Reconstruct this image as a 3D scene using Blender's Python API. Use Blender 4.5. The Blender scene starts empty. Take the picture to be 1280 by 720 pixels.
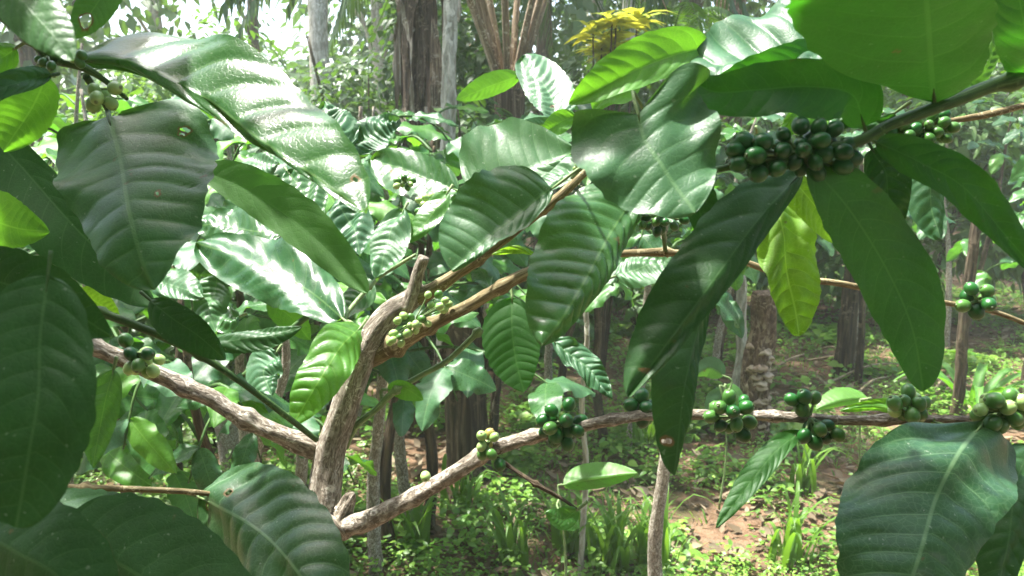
import bpy, math, random
import numpy as np
from mathutils import Vector, Matrix, Euler

random.seed(7)
RNG = np.random.default_rng(11)
SC = bpy.context.scene
COL = SC.collection
R = math.radians

# ------------------------------------------------------------------ camera
W0, H0, F = 1280.0, 720.0, 1000.0
CAMZ, PITCH = 1.5, 10.0
cp, sp = math.cos(R(PITCH)), math.sin(R(PITCH))
CAM_ORG = np.array([0.0, 0.0, CAMZ])
AX = np.array([1.0, 0, 0])             # camera right
AY = np.array([0, sp, cp])             # camera up
AZ = np.array([0, -cp, sp])            # towards the viewer
BASIS = np.stack([AX, AY, AZ])

def cam2world(p):
    return np.asarray(p) @ BASIS + CAM_ORG

def camP(x, y, d):
    return np.array([(x - 640) / F * d, -(y - 360) / F * d, -d])

def P(x, y, d):
    return cam2world(camP(x, y, d))

def ground_at(x, y):
    v = P(x, y, 1.0) - CAM_ORG
    s = -CAMZ / v[2]
    return CAM_ORG + v * s

# ------------------------------------------------------------------ objects
def tag(o, label=None, cat=None, group=None, kind=None):
    if label: o['label'] = label
    if cat: o['category'] = cat
    if group: o['group'] = group
    if kind: o['kind'] = kind
    return o

def empty(name, loc, label, cat, group=None):
    o = bpy.data.objects.new(name, None)
    o.empty_display_size = 0.1
    o.location = [float(v) for v in loc]
    COL.objects.link(o)
    return tag(o, label, cat, group)

def root_loc(parent):
    v = np.zeros(3)
    while parent is not None:
        v += np.array(parent.location)
        parent = parent.parent
    return v

def mesh_obj(name, verts, faces, mat, parent=None, smooth=True, attrs=None, flip=False, matidx=None):
    verts = np.asarray(verts, dtype=np.float32).reshape(-1, 3)
    if parent is not None:
        verts = verts - root_loc(parent).astype(np.float32)
    me = bpy.data.meshes.new(name)
    faces = np.asarray(faces, dtype=np.int32)
    if flip:
        faces = faces[:, ::-1]
    nf, k = faces.shape
    me.vertices.add(len(verts)); me.vertices.foreach_set('co', verts.ravel())
    me.loops.add(nf * k); me.loops.foreach_set('vertex_index', np.ascontiguousarray(faces).ravel())
    me.polygons.add(nf)
    me.polygons.foreach_set('loop_start', np.arange(0, nf * k, k, dtype=np.int32))
    me.polygons.foreach_set('loop_total', np.full(nf, k, dtype=np.int32))
    if smooth:
        me.polygons.foreach_set('use_smooth', np.ones(nf, dtype=bool))
    for m in (mat if isinstance(mat, (list, tuple)) else [mat]):
        me.materials.append(m)
    if matidx is not None:
        me.polygons.foreach_set('material_index', np.asarray(matidx, dtype=np.int32))
    me.update(calc_edges=True)
    me.validate()
    if attrs:
        for an, av in attrs.items():
            a = me.attributes.new(an, 'FLOAT', 'POINT')
            a.data.foreach_set('value', np.asarray(av, dtype=np.float32).ravel())
    o = bpy.data.objects.new(name, me)
    COL.objects.link(o)
    if parent is not None:
        o.parent = parent
    return o

class Soup:
    """collects quads of many little pieces for one mesh"""
    def __init__(self):
        self.v, self.f, self.n, self.a, self.m = [], [], 0, [], []
    def add(self, v, f, val=0.0, mi=0):
        v = np.asarray(v, dtype=np.float32).reshape(-1, 3); f = np.asarray(f, dtype=np.int32)
        self.v.append(v); self.f.append(f + self.n); self.n += len(v)
        self.a.append(np.full(len(v), val, dtype=np.float32) if np.isscalar(val) else np.asarray(val, dtype=np.float32))
        self.m.append(np.full(len(f), mi, dtype=np.int32))
    def build(self, name, mat, parent=None, smooth=True):
        return mesh_obj(name, np.concatenate(self.v), np.concatenate(self.f), mat, parent, smooth,
                        {'var': np.concatenate(self.a)}, matidx=np.concatenate(self.m))

# ------------------------------------------------------------------ curves
def catmull(pts, n):
    pts = np.asarray(pts, float)
    if len(pts) == 2:
        t = np.linspace(0, 1, n)[:, None]
        return pts[0] * (1 - t) + pts[1] * t
    p = np.vstack([2 * pts[0] - pts[1], pts, 2 * pts[-1] - pts[-2]])
    seg = np.linalg.norm(np.diff(pts[:, :min(3, pts.shape[1])], axis=0), axis=1)
    cum = np.concatenate([[0], np.cumsum(seg)]); cum /= cum[-1]
    out = []
    for t in np.linspace(0, 1, n):
        i = min(np.searchsorted(cum, t, side='right') - 1, len(pts) - 2); i = max(i, 0)
        u = (t - cum[i]) / max(cum[i + 1] - cum[i], 1e-9)
        a, b, c, d = p[i], p[i + 1], p[i + 2], p[i + 3]
        out.append(0.5 * ((2 * b) + (-a + c) * u + (2 * a - 5 * b + 4 * c - d) * u * u + (-a + 3 * b - 3 * c + d) * u ** 3))
    return np.array(out)

def grid_faces(nr, nc, wrap=False):
    i = np.arange(nr - 1)[:, None]; m = nc if wrap else nc - 1
    j = np.arange(m)[None, :]
    a = i * nc + j; b = i * nc + (j + 1) % nc
    c = (i + 1) * nc + (j + 1) % nc; d = (i + 1) * nc + j
    return np.stack([a, b, c, d], -1).reshape(-1, 4)

def tube_data(pts, rads, sides=10, n=None, rough=0.0, knots=(), seed=0, caps=True, ridge=0.0):
    rs = np.random.default_rng(seed)
    pr = np.hstack([np.asarray(pts, float), np.asarray(rads, float)[:, None]])
    n = n or max(4, 6 * len(pts))
    c = catmull(pr, n); p, r = c[:, :3], np.maximum(c[:, 3], 1e-4)
    T = np.gradient(p, axis=0); T /= np.linalg.norm(T, axis=1)[:, None] + 1e-12
    U = np.zeros_like(p)
    ref = np.array([0, 0, 1.0]) if abs(T[0][2]) < 0.9 else np.array([1.0, 0, 0])
    U[0] = np.cross(T[0], ref); U[0] /= np.linalg.norm(U[0])
    for i in range(1, n):
        u = U[i - 1] - T[i] * np.dot(U[i - 1], T[i]); U[i] = u / (np.linalg.norm(u) + 1e-12)
    V = np.cross(T, U)
    s = np.concatenate([[0], np.cumsum(np.linalg.norm(np.diff(p, axis=0), axis=1))])
    th = np.linspace(0, 2 * math.pi, sides, endpoint=False)
    TH, S = np.meshgrid(th, s)
    rr = np.repeat(r[:, None], sides, 1)
    r0 = float(np.mean(r))
    if rough > 0:
        d = np.zeros_like(rr)
        for k in range(5):
            fa = rs.integers(1, 4); fs = rs.uniform(0.25, 1.3) / r0
            d += np.sin(fa * TH + fs * S + rs.uniform(0, 6.28)) / 5
        for k in range(5):
            fa = rs.integers(3, 8); fs = rs.uniform(0.1, 0.8) / r0
            d += ridge * np.abs(np.sin(fa * TH * .5 + fs * S * .12 + rs.uniform(0, 6.28) + 1.1 * np.sin(S * fs)))
        rr = rr * (1 + rough * (d - (3.2 * ridge if ridge else 0)))
    for kp, amp in knots:
        j = kp * s[-1]
        rr = rr * (1 + amp * np.exp(-((S - j) / (0.9 * r0 + 1e-6)) ** 2))
    v = p[:, None, :] + rr[..., None] * (np.cos(TH)[..., None] * U[:, None, :] + np.sin(TH)[..., None] * V[:, None, :])
    f = grid_faces(n, sides, True)
    v = v.reshape(-1, 3)
    at = dict(bc=(np.cos(TH) * r0).ravel(), bs=(np.sin(TH) * r0).ravel(), bu=S.ravel())
    if caps:
        nv = len(v)
        v = np.vstack([v, p[0], p[-1]])
        j = np.arange(sides); k = (j + 1) % sides
        b = (n - 1) * sides
        f = np.vstack([f, np.stack([k, j, np.full(sides, nv), np.full(sides, nv)], 1),
                       np.stack([b + j, b + k, np.full(sides, nv + 1), np.full(sides, nv + 1)], 1)])
        # quads with a doubled corner are not valid: split into a separate ring instead
        f = f[:-2 * sides]
        ring0 = p[0] + (v[:sides] - p[0]) * 0.02; ring1 = p[-1] + (v[b:b + sides] - p[-1]) * 0.02
        v = np.vstack([v[:nv], ring0, ring1])
        f = np.vstack([f, np.stack([nv + j, nv + k, k, j], 1), np.stack([b + j, b + k, nv + sides + k, nv + sides + j], 1)])
        for q, e in (('bc', 0), ('bs', 0)):
            at[q] = np.concatenate([at[q], at[q][:sides] * .02, at[q][b:b + sides] * .02])
        at['bu'] = np.concatenate([at['bu'], np.zeros(sides), np.full(sides, s[-1])])
    return v, f, at

def tube(name, pts, rads, mat, parent=None, **kw):
    v, f, at = tube_data(pts, rads, **kw)
    return mesh_obj(name, v, f, mat, parent, True, at)

# ------------------------------------------------------------------ leaf blade
def blade(mid, latp, latm, n=70, m=12, prof=(0.55, 0.75), profm=None, veins=10, corr=0.0012,
          wave=0.0, wfreq=2.3, curlp=0.0, curlm=0.0, seed=0, ragged=0.02, tipw=0.0, vcurve=0.9, bulge=0.0):
    """mid (n,3); latp/latm (n,3): full-width lateral vectors of the two halves (world metres)."""
    rs = np.random.default_rng(seed)
    t = np.linspace(0, 1, n)
    def pf(p, q):
        a = np.clip(t, 1e-4, 1) ** p * np.clip(1 - t, 0, 1) ** q
        mx = (p / (p + q)) ** p * (q / (p + q)) ** q
        return a / mx
    fp = pf(*prof); fm = pf(*(profm or prof))
    def rag():
        a = np.zeros(n)
        for k in range(5):
            a += np.sin(2 * math.pi * rs.uniform(2, 14) * t + rs.uniform(0, 6.28)) / 5
        return 1 + ragged * 2 * a + ragged * 0.8 * np.abs(np.sin(math.pi * veins * t))
    fp = fp * rag(); fm = fm * rag()
    u = np.concatenate([-np.linspace(1, 0, m + 1)[:-1] ** 0.85, [0], np.linspace(0, 1, m + 1)[1:] ** 0.85])
    U, T = np.meshgrid(u, t)
    A = np.abs(U)
    wfull = np.where(U > 0, fp[:, None], fm[:, None])
    lat = np.where((U > 0)[..., None], latp[:, None, :], latm[:, None, :])
    pos = mid[:, None, :] + lat * (A * wfull)[..., None]
    # normals of the undisplaced sheet
    dt = np.gradient(pos, axis=0); du = np.gradient(pos, axis=1)
    N = np.cross(dt, du); ln = np.linalg.norm(N, axis=2, keepdims=True)
    mn = np.cross(np.gradient(mid, axis=0), latp - latm)[:, None, :]
    mn = mn / (np.linalg.norm(mn, axis=2, keepdims=True) + 1e-12)
    N = np.where(ln > 1e-12, N / (ln + 1e-15), mn)
    k = np.ones(5) / 5
    for a in range(3):  # soften the crease normals
        N[:, :, a] = np.apply_along_axis(lambda q: np.convolve(np.pad(q, 2, mode='edge'), k, mode='valid'), 1, N[:, :, a])
    N /= np.linalg.norm(N, axis=2, keepdims=True) + 1e-12
    W = A * wfull
    Tw = T + .022 * np.sin(2 * math.pi * T + seed) + .008 * np.sin(17 * T + 2.3 * seed + U)
    ph = veins * (Tw - 0.10 * vcurve * W - 0.12 * W * W * W) + 0.12 * np.sin(9 * T + seed) + np.where(U > 0, 0.22, 0.0)
    s = np.abs(np.sin(math.pi * ph))
    env = np.clip(W / 0.12, 0, 1) * (0.35 + 0.65 * np.clip((1 - A) / 0.25, 0, 1)) * np.clip((1 - T) / .12, 0, 1) * np.clip(T / .04, 0, 1)
    dis = corr * (s ** 0.42 - 0.6) * env * (1 + .3 * np.sin(5 * T + 3 * U + seed))
    wm_ = wfull * np.where(U > 0, np.linalg.norm(latp, axis=1)[:, None], np.linalg.norm(latm, axis=1)[:, None])
    dis += 2.2 * wave * A ** 2 * np.sin(2 * math.pi * wfreq * T + seed * 1.7 + np.where(U > 0, 0, 2.1)) * wm_
    dis += wave * .8 * A ** 3 * np.sin(2 * math.pi * veins * .5 * T + seed) * wm_
    dis += np.where(U > 0, curlp, curlm) * A ** 2 * wm_
    dis += bulge * np.sin(math.pi * np.clip(A, 0, 1)) * wm_
    for k_ in range(3):
        dis += corr * 0.5 * np.sin(rs.uniform(4, 14) * T + rs.uniform(2, 6) * U + rs.uniform(0, 6))
    pos = pos + N * dis[..., None]
    return pos.reshape(-1, 3), grid_faces(n, len(u)), dict(lt=T.ravel(), lu=U.ravel(), lw=(U * wfull).ravel(), ph=ph.ravel())
SUNV = (-.34, .13, .93)
SUN_STR, SKY_STR, EXPO = 3.9, 0.15, 2.15
# unseen overhead trees added to cast shade: x, y, height, crown radius, crown bottom, leaves
SHADE = [
 (2.9, 1.4, 6.5, 1.3, 4.2, 1300, 'unseen tree added for shade, to the right of the view'),
]
HAZE = 0.0045
# ------------------------------------------------------------------ materials
def new_mat(name):
    m = bpy.data.materials.new(name); m.use_nodes = True
    nt = m.node_tree; nt.nodes.clear()
    return m, nt
def nd(nt, t, **kw):
    n = nt.nodes.new(t)
    for k, v in kw.items():
        if k in ('op',): n.operation = v
        elif hasattr(n, k) and k not in n.inputs: setattr(n, k, v)
        else: n.inputs[k].default_value = v
    return n
def lk(nt, a, b): nt.links.new(a, b)
def val(nt, x, sock):
    if isinstance(x, (int, float)): sock.default_value = x
    else: lk(nt, x, sock)
def mth(nt, op, a, b=0.0, c=None, clamp=False):
    n = nt.nodes.new('ShaderNodeMath'); n.operation = op; n.use_clamp = clamp
    val(nt, a, n.inputs[0]); val(nt, b, n.inputs[1])
    if c is not None: val(nt, c, n.inputs[2])
    return n.outputs[0]
def att(nt, name):
    n = nt.nodes.new('ShaderNodeAttribute'); n.attribute_name = name
    return n.outputs['Fac']
def mixc(nt, f, a, b, blend='MIX'):
    n = nt.nodes.new('ShaderNodeMix'); n.data_type = 'RGBA'; n.blend_type = blend
    val(nt, f, n.inputs[0])
    for x, s in ((a, n.inputs[6]), (b, n.inputs[7])):
        if isinstance(x, tuple): s.default_value = (*x, 1)
        else: lk(nt, x, s)
    return n.outputs[2]
def mixf(nt, f, a, b):
    n = nt.nodes.new('ShaderNodeMix'); val(nt, f, n.inputs[0]); val(nt, a, n.inputs[2]); val(nt, b, n.inputs[3])
    return n.outputs[0]
def sstep(nt, x, lo, hi, a=0.0, b=1.0):
    n = nt.nodes.new('ShaderNodeMapRange'); n.interpolation_type = 'SMOOTHSTEP'
    val(nt, x, n.inputs[0]); n.inputs[1].default_value = lo; n.inputs[2].default_value = hi
    n.inputs[3].default_value = a; n.inputs[4].default_value = b
    return n.outputs[0]
def noise(nt, scale, detail=3, rough=0.55, vec=None, dist=0.0):
    n = nt.nodes.new('ShaderNodeTexNoise'); n.inputs['Scale'].default_value = scale
    n.inputs['Detail'].default_value = detail; n.inputs['Roughness'].default_value = rough
    n.inputs['Distortion'].default_value = dist
    if vec is not None: lk(nt, vec, n.inputs['Vector'])
    return n.outputs['Fac']
def objco(nt):
    return nt.nodes.new('ShaderNodeTexCoord').outputs['Object']

def leaf_mat(name, top, under, trans, vein=(0.16, 0.27, 0.08), rough=0.3, tfac=0.28, spots=0.15, veinmix=0.55, spec=0.5, yellow=None, coat=0.0):
    m, nt = new_mat(name)
    out = nd(nt, 'ShaderNodeOutputMaterial')
    geo = nd(nt, 'ShaderNodeNewGeometry'); back = geo.outputs['Backfacing']
    rnd = nd(nt, 'ShaderNodeObjectInfo').outputs['Random']
    oc = objco(nt)
    ph, lw, lt, lu = att(nt, 'ph'), att(nt, 'lw'), att(nt, 'lt'), att(nt, 'lu')
    dv = mth(nt, 'PINGPONG', ph, 0.5)
    alw = mth(nt, 'ABSOLUTE', lw)
    vm = sstep(nt, dv, 0.0, 0.055, 1.0, 0.0)
    vm = mth(nt, 'MULTIPLY', vm, sstep(nt, alw, 0.35, 1.0, 1.0, 0.25))
    mr = sstep(nt, alw, 0.012, 0.04, 1.0, 0.0)
    mask = mth(nt, 'MAXIMUM', mr, mth(nt, 'MULTIPLY', vm, 0.75))
    v2 = nt.nodes.new('ShaderNodeTexVoronoi'); v2.feature = 'DISTANCE_TO_EDGE'; v2.inputs['Scale'].default_value = 150; lk(nt, oc, v2.inputs['Vector'])
    net = sstep(nt, v2.outputs['Distance'], 0.0, 0.09, 0.28, 0.0)
    mask = mth(nt, 'MULTIPLY', mth(nt, 'MAXIMUM', mask, net), veinmix)
    nz = noise(nt, 28, 4, 0.6, oc)
    nz2 = noise(nt, 9, 2, 0.5, oc)
    t_v = mixc(nt, sstep(nt, nz, 0.3, 0.7), tuple(c * 0.78 for c in top), tuple(min(1, c * 1.25) for c in top))
    t_v = mixc(nt, mth(nt, 'MULTIPLY', rnd, 0.5), t_v, tuple(c * k for c, k in zip(top, (1.9, 1.45, 0.9))))
    if yellow:
        t_v = mixc(nt, sstep(nt, mth(nt, 'ADD', nz2, mth(nt, 'MULTIPLY', dv, 0.35)), 0.45, 0.75), t_v, yellow)
    u_v = mixc(nt, sstep(nt, nz, 0.3, 0.7), tuple(c * 0.85 for c in under), tuple(c * 1.15 for c in under))
    base = mixc(nt, back, t_v, u_v)
    base = mixc(nt, mask, base, vein)
    # small brown blemishes and dry rim
    bn = noise(nt, 60, 2, 0.5, oc)
    sm = mth(nt, 'MULTIPLY', sstep(nt, bn, 0.70, 0.76), sstep(nt, nz2, 0.5, 0.62))
    rim = mth(nt, 'MULTIPLY', sstep(nt, mth(nt, 'ABSOLUTE', lu), 0.985, 1.0, 0, .6), sstep(nt, noise(nt, 35, 2, 0.5, oc), 0.5, 0.65))
    brown = mth(nt, 'MULTIPLY', mth(nt, 'MAXIMUM', sm, rim), spots * 3.0, clamp=True)
    base = mixc(nt, brown, base, (0.16, 0.10, 0.035))
    # insect holes with a brown rim
    vh = nt.nodes.new('ShaderNodeTexVoronoi'); vh.inputs['Scale'].default_value = 38; lk(nt, oc, vh.inputs['Vector'])
    sx = nt.nodes.new('ShaderNodeSeparateColor'); lk(nt, vh.outputs['Color'], sx.inputs[0])
    pick = mth(nt, 'GREATER_THAN', sx.outputs[0], 1.0 - spots * .22)
    hd = mth(nt, 'SUBTRACT', vh.outputs['Distance'], mth(nt, 'MULTIPLY', mth(nt, 'SUBTRACT', noise(nt, 130, 2, .5, oc), .5), .35))
    hd = mth(nt, 'ADD', hd, mth(nt, 'MULTIPLY', sx.outputs[1], .14))
    hole = mth(nt, 'MULTIPLY', pick, mth(nt, 'LESS_THAN', hd, .20))
    ring = mth(nt, 'MULTIPLY', pick, sstep(nt, hd, .22, .30, 1.0, 0.0))
    brown = mth(nt, 'MAXIMUM', brown, ring)
    base = mixc(nt, ring, base, (0.20, 0.13, 0.05))
    # pale dust flecks
    fl = mth(nt, 'MULTIPLY', sstep(nt, noise(nt, 240, 1, 0.5, oc), 0.73, 0.78), spots * 2.0, clamp=True)
    base = mixc(nt, fl, base, (0.35, 0.42, 0.3))
    pr = nd(nt, 'ShaderNodeBsdfPrincipled')
    lk(nt, base, pr.inputs['Base Color'])
    rg = mixf(nt, back, mth(nt, 'ADD', rough, mth(nt, 'MULTIPLY', mth(nt, 'SUBTRACT', nz, 0.5), 0.25)), 0.55)
    lk(nt, rg, pr.inputs['Roughness'])
    pr.inputs['Specular IOR Level'].default_value = spec
    pr.inputs['Coat Weight'].default_value = coat; pr.inputs['Coat Roughness'].default_value = 0.3
    # bump: reticulate small veins + fine grain
    vor = nt.nodes.new('ShaderNodeTexVoronoi'); vor.feature = 'DISTANCE_TO_EDGE'; vor.inputs['Scale'].default_value = 230
    lk(nt, oc, vor.inputs['Vector'])
    h = mth(nt, 'ADD', mth(nt, 'MULTIPLY', sstep(nt, vor.outputs['Distance'], 0, 0.12), 0.22), mth(nt, 'MULTIPLY', noise(nt, 70, 3, 0.6, oc), 0.9))
    h = mth(nt, 'ADD', h, mth(nt, 'MULTIPLY', mask, 0.5))
    bp = nd(nt, 'ShaderNodeBump'); bp.inputs['Strength'].default_value = 0.3; bp.inputs['Distance'].default_value = 0.0010
    lk(nt, h, bp.inputs['Height']); lk(nt, bp.outputs[0], pr.inputs['Normal'])
    tr = nd(nt, 'ShaderNodeBsdfTranslucent')
    tv = mixc(nt, sstep(nt, nz, 0.25, 0.75), tuple(c * 0.8 for c in trans), trans)
    tv = mixc(nt, mask, tv, tuple(min(1, c * 1.3 + 0.03) for c in trans))
    tv = mixc(nt, brown, tv, (0.1, 0.05, 0.01))
    lk(nt, tv, tr.inputs['Color']); lk(nt, bp.outputs[0], tr.inputs['Normal'])
    mx = nd(nt, 'ShaderNodeMixShader'); mx.inputs[0].default_value = tfac
    lk(nt, pr.outputs[0], mx.inputs[1]); lk(nt, tr.outputs[0], mx.inputs[2])
    tp_ = nd(nt, 'ShaderNodeBsdfTransparent'); mh = nd(nt, 'ShaderNodeMixShader')
    lk(nt, hole, mh.inputs[0]); lk(nt, mx.outputs[0], mh.inputs[1]); lk(nt, tp_.outputs[0], mh.inputs[2])
    lk(nt, mh.outputs[0], out.inputs[0])
    return m

def crowd_mat(name, c1, c2, trans, tfac=0.3, rough=0.45, spec=0.4):
    m, nt = new_mat(name)
    out = nd(nt, 'ShaderNodeOutputMaterial')
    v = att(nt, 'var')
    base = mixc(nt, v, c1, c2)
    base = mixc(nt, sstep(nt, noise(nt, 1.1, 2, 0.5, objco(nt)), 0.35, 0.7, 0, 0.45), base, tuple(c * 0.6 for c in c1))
    pr = nd(nt, 'ShaderNodeBsdfPrincipled'); lk(nt, base, pr.inputs['Base Color'])
    pr.inputs['Roughness'].default_value = rough; pr.inputs['Specular IOR Level'].default_value = spec
    tr = nd(nt, 'ShaderNodeBsdfTranslucent'); tr.inputs[0].default_value = (*trans, 1)
    mx = nd(nt, 'ShaderNodeMixShader'); mx.inputs[0].default_value = tfac
    lk(nt, pr.outputs[0], mx.inputs[1]); lk(nt, tr.outputs[0], mx.inputs[2]); lk(nt, mx.outputs[0], out.inputs[0])
    return m

def bark_mat(name, dark, mid_, light, scale=1.0, stretch=0.12, bump=0.8, moss=0.0, rough=0.85, dist=0.003):
    m, nt = new_mat(name)
    out = nd(nt, 'ShaderNodeOutputMaterial')
    cx = nd(nt, 'ShaderNodeCombineXYZ')
    lk(nt, att(nt, 'bc'), cx.inputs[0]); lk(nt, att(nt, 'bs'), cx.inputs[1])
    lk(nt, mth(nt, 'MULTIPLY', att(nt, 'bu'), stretch), cx.inputs[2])
    v = cx.outputs[0]
    n1 = noise(nt, 260 * scale, 6, 0.68, v, 0.6)
    n2 = noise(nt, 70 * scale, 3, 0.5, v)
    oc = objco(nt)
    n3 = noise(nt, 22 * scale, 4, 0.6, oc)
    c = mixc(nt, sstep(nt, n1, 0.36, 0.6), dark, mid_)
    c = mixc(nt, mth(nt, 'MULTIPLY', sstep(nt, n1, 0.52, 0.66), sstep(nt, n2, 0.35, 0.6)), c, light)
    c = mixc(nt, sstep(nt, n3, 0.58, 0.72, 0, 0.6), c, tuple(a * 0.5 for a in dark))
    c = mixc(nt, mth(nt, 'MULTIPLY', sstep(nt, noise(nt, 95 * scale, 5, 0.7, oc, 1.0), 0.53, 0.6, 0, .8), sstep(nt, noise(nt, 30 * scale, 2, 0.5, oc), .45, .6)), c, tuple(min(1, a * 1.15) for a in light))
    if moss:
        c = mixc(nt, sstep(nt, noise(nt, 40 * scale, 4, 0.6, oc), 0.55, 0.7, 0, moss), c, (0.10, 0.14, 0.05))
    pr = nd(nt, 'ShaderNodeBsdfPrincipled'); lk(nt, c, pr.inputs['Base Color'])
    pr.inputs['Roughness'].default_value = rough; pr.inputs['Specular IOR Level'].default_value = 0.25
    bp = nd(nt, 'ShaderNodeBump'); bp.inputs['Strength'].default_value = bump; bp.inputs['Distance'].default_value = dist
    lk(nt, mth(nt, 'ADD', n1, mth(nt, 'MULTIPLY', n2, 0.7)), bp.inputs['Height']); lk(nt, bp.outputs[0], pr.inputs['Normal'])
    lk(nt, pr.outputs[0], out.inputs[0])
    return m

def berry_mat(name, c1, c2, rough=0.3):
    m, nt = new_mat(name)
    out = nd(nt, 'ShaderNodeOutputMaterial')
    rnd = nd(nt, 'ShaderNodeObjectInfo').outputs['Random']
    oc = objco(nt)
    f = mth(nt, 'MULTIPLY_ADD', noise(nt, 120, 2, 0.5, oc), 0.6, mth(nt, 'MULTIPLY', rnd, 0.6))
    c = mixc(nt, sstep(nt, f, 0.25, 0.95), c1, c2)
    c = mixc(nt, sstep(nt, att(nt, 'var'), 0.965, 0.985), c, (0.06, 0.05, 0.02))
    c = mixc(nt, sstep(nt, att(nt, 'var'), 0.8, 0.95, 0, .35), c, tuple(min(1, q * 1.2 + .01) for q in c2))
    pr = nd(nt, 'ShaderNodeBsdfPrincipled'); lk(nt, c, pr.inputs['Base Color'])
    pr.inputs['Roughness'].default_value = rough
    pr.inputs['Subsurface Weight'].default_value = 0.0
    bp = nd(nt, 'ShaderNodeBump'); bp.inputs['Strength'].default_value = 0.15; bp.inputs['Distance'].default_value = 0.001
    lk(nt, noise(nt, 300, 2, 0.5, oc), bp.inputs['Height']); lk(nt, bp.outputs[0], pr.inputs['Normal'])
    lk(nt, pr.outputs[0], out.inputs[0])
    return m

ML = {
 'vein':  leaf_mat('coffee_leaf_veined', (0.026, 0.082, 0.032), (0.05, 0.13, 0.04), (0.09, 0.28, 0.02), (0.17, 0.29, 0.14), 0.36, 0.22, 0.25, 0.7),
 'dark':  leaf_mat('coffee_leaf_dark_shade',  (0.022, 0.074, 0.026), (0.025, 0.088, 0.022), (0.045, 0.20, 0.01), (0.10, 0.19, 0.07), 0.42, 0.24, 0.2, 0.45, spec=.35),  # base colours lowered, so shade is painted into the leaf
 'gloss': leaf_mat('coffee_leaf_gloss', (0.025, 0.088, 0.032), (0.07, 0.17, 0.055), (0.14, 0.38, 0.015), (0.13, 0.24, 0.08), 0.30, 0.26, 0.2, 0.55, spec=.42),
 'wax':   leaf_mat('coffee_leaf_waxy',  (0.040, 0.118, 0.055), (0.09, 0.19, 0.06), (0.12, 0.34, 0.02), (0.15, 0.28, 0.12), 0.42, 0.24, 0.2, 0.5, 0.42),
 'mid':   leaf_mat('coffee_leaf_mid',   (0.040, 0.135, 0.034), (0.08, 0.20, 0.06), (0.15, 0.46, 0.025), (0.17, 0.32, 0.08), 0.33, 0.32, 0.2, 0.5),
 'young': leaf_mat('coffee_leaf_young', (0.065, 0.20, 0.030), (0.10, 0.27, 0.05), (0.21, 0.56, 0.02), (0.26, 0.44, 0.09), 0.36, 0.42, 0.1, 0.5),
 'yellow': leaf_mat('coffee_leaf_yellow', (0.11, 0.27, 0.02), (0.16, 0.34, 0.04), (0.30, 0.60, 0.015), (0.34, 0.50, 0.10), 0.38, 0.48, 0.35, 0.8, yellow=(0.24, 0.36, 0.03)),
 'lightunder': leaf_mat('coffee_leaf_pale_back', (0.045, 0.13, 0.03), (0.08, 0.19, 0.05), (0.10, 0.34, 0.03), (0.14, 0.26, 0.10), 0.4, 0.3, 0.1, 0.3),
 'under': leaf_mat('coffee_leaf_under_shade', (0.024, 0.085, 0.016), (0.024, 0.095, 0.016), (0.055, 0.28, 0.008), (0.12, 0.24, 0.06), 0.33, 0.34, 0.1, 0.3),  # underside colour darkened to stand in for shade on hanging leaves
}
M_bark = bark_mat('coffee_bark', (0.16, 0.13, 0.095), (0.42, 0.365, 0.29), (0.70, 0.65, 0.56), 1.1, 0.35, 1.0, dist=0.007)
M_twig = bark_mat('coffee_twig', (0.10, 0.075, 0.035), (0.22, 0.18, 0.09), (0.42, 0.36, 0.22), 1.4, 0.10, 0.5, dist=0.001)
M_green = bark_mat('green_twig', (0.03, 0.07, 0.02), (0.06, 0.13, 0.03), (0.12, 0.2, 0.06), 1.4, 0.10, 0.3, rough=0.5, dist=0.0008)
M_greenlt = bark_mat('pale_green_twig', (0.10, 0.16, 0.06), (0.18, 0.27, 0.10), (0.30, 0.38, 0.18), 1.4, 0.10, 0.3, rough=0.5, dist=0.0008)
M_trunkd = bark_mat('dark_trunk', (0.035, 0.025, 0.016), (0.10, 0.075, 0.045), (0.22, 0.17, 0.11), 0.16, 0.08, 1.0, 0.35, dist=0.02)
M_trunkp = bark_mat('pale_trunk', (0.25, 0.23, 0.18), (0.48, 0.45, 0.37), (0.68, 0.65, 0.57), 0.13, 0.3, 0.6, 0.3, dist=0.01)
M_stump = bark_mat('stump_bark', (0.09, 0.055, 0.035), (0.22, 0.15, 0.095), (0.40, 0.31, 0.21), 0.22, 0.5, 1.0, dist=0.02)
M_sheath_d = bark_mat('dark_sheath', (0.04, 0.028, 0.02), (0.13, 0.09, 0.06), (0.28, 0.21, 0.15), 0.3, 0.03, 1.0, dist=0.01)
M_sheath_p = bark_mat('pale_sheath', (0.22, 0.17, 0.12), (0.50, 0.42, 0.33), (0.78, 0.71, 0.62), 0.3, 0.03, 1.0, dist=0.01)
M_fibre = bark_mat('dry_fibre', (0.09, 0.06, 0.04), (0.34, 0.25, 0.17), (0.68, 0.58, 0.46), 0.3, 0.03, 1.0, dist=0.01)
M_b_dark = berry_mat('berry_dark', (0.008, 0.068, 0.009), (0.018, 0.115, 0.016))
M_b_mid = berry_mat('berry_green', (0.042, 0.135, 0.020), (0.080, 0.20, 0.04))
M_b_pale = berry_mat('berry_pale', (0.22, 0.38, 0.10), (0.36, 0.52, 0.18))
M_b_tan = berry_mat('berry_ripening', (0.24, 0.28, 0.06), (0.42, 0.27, 0.09))
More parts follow.
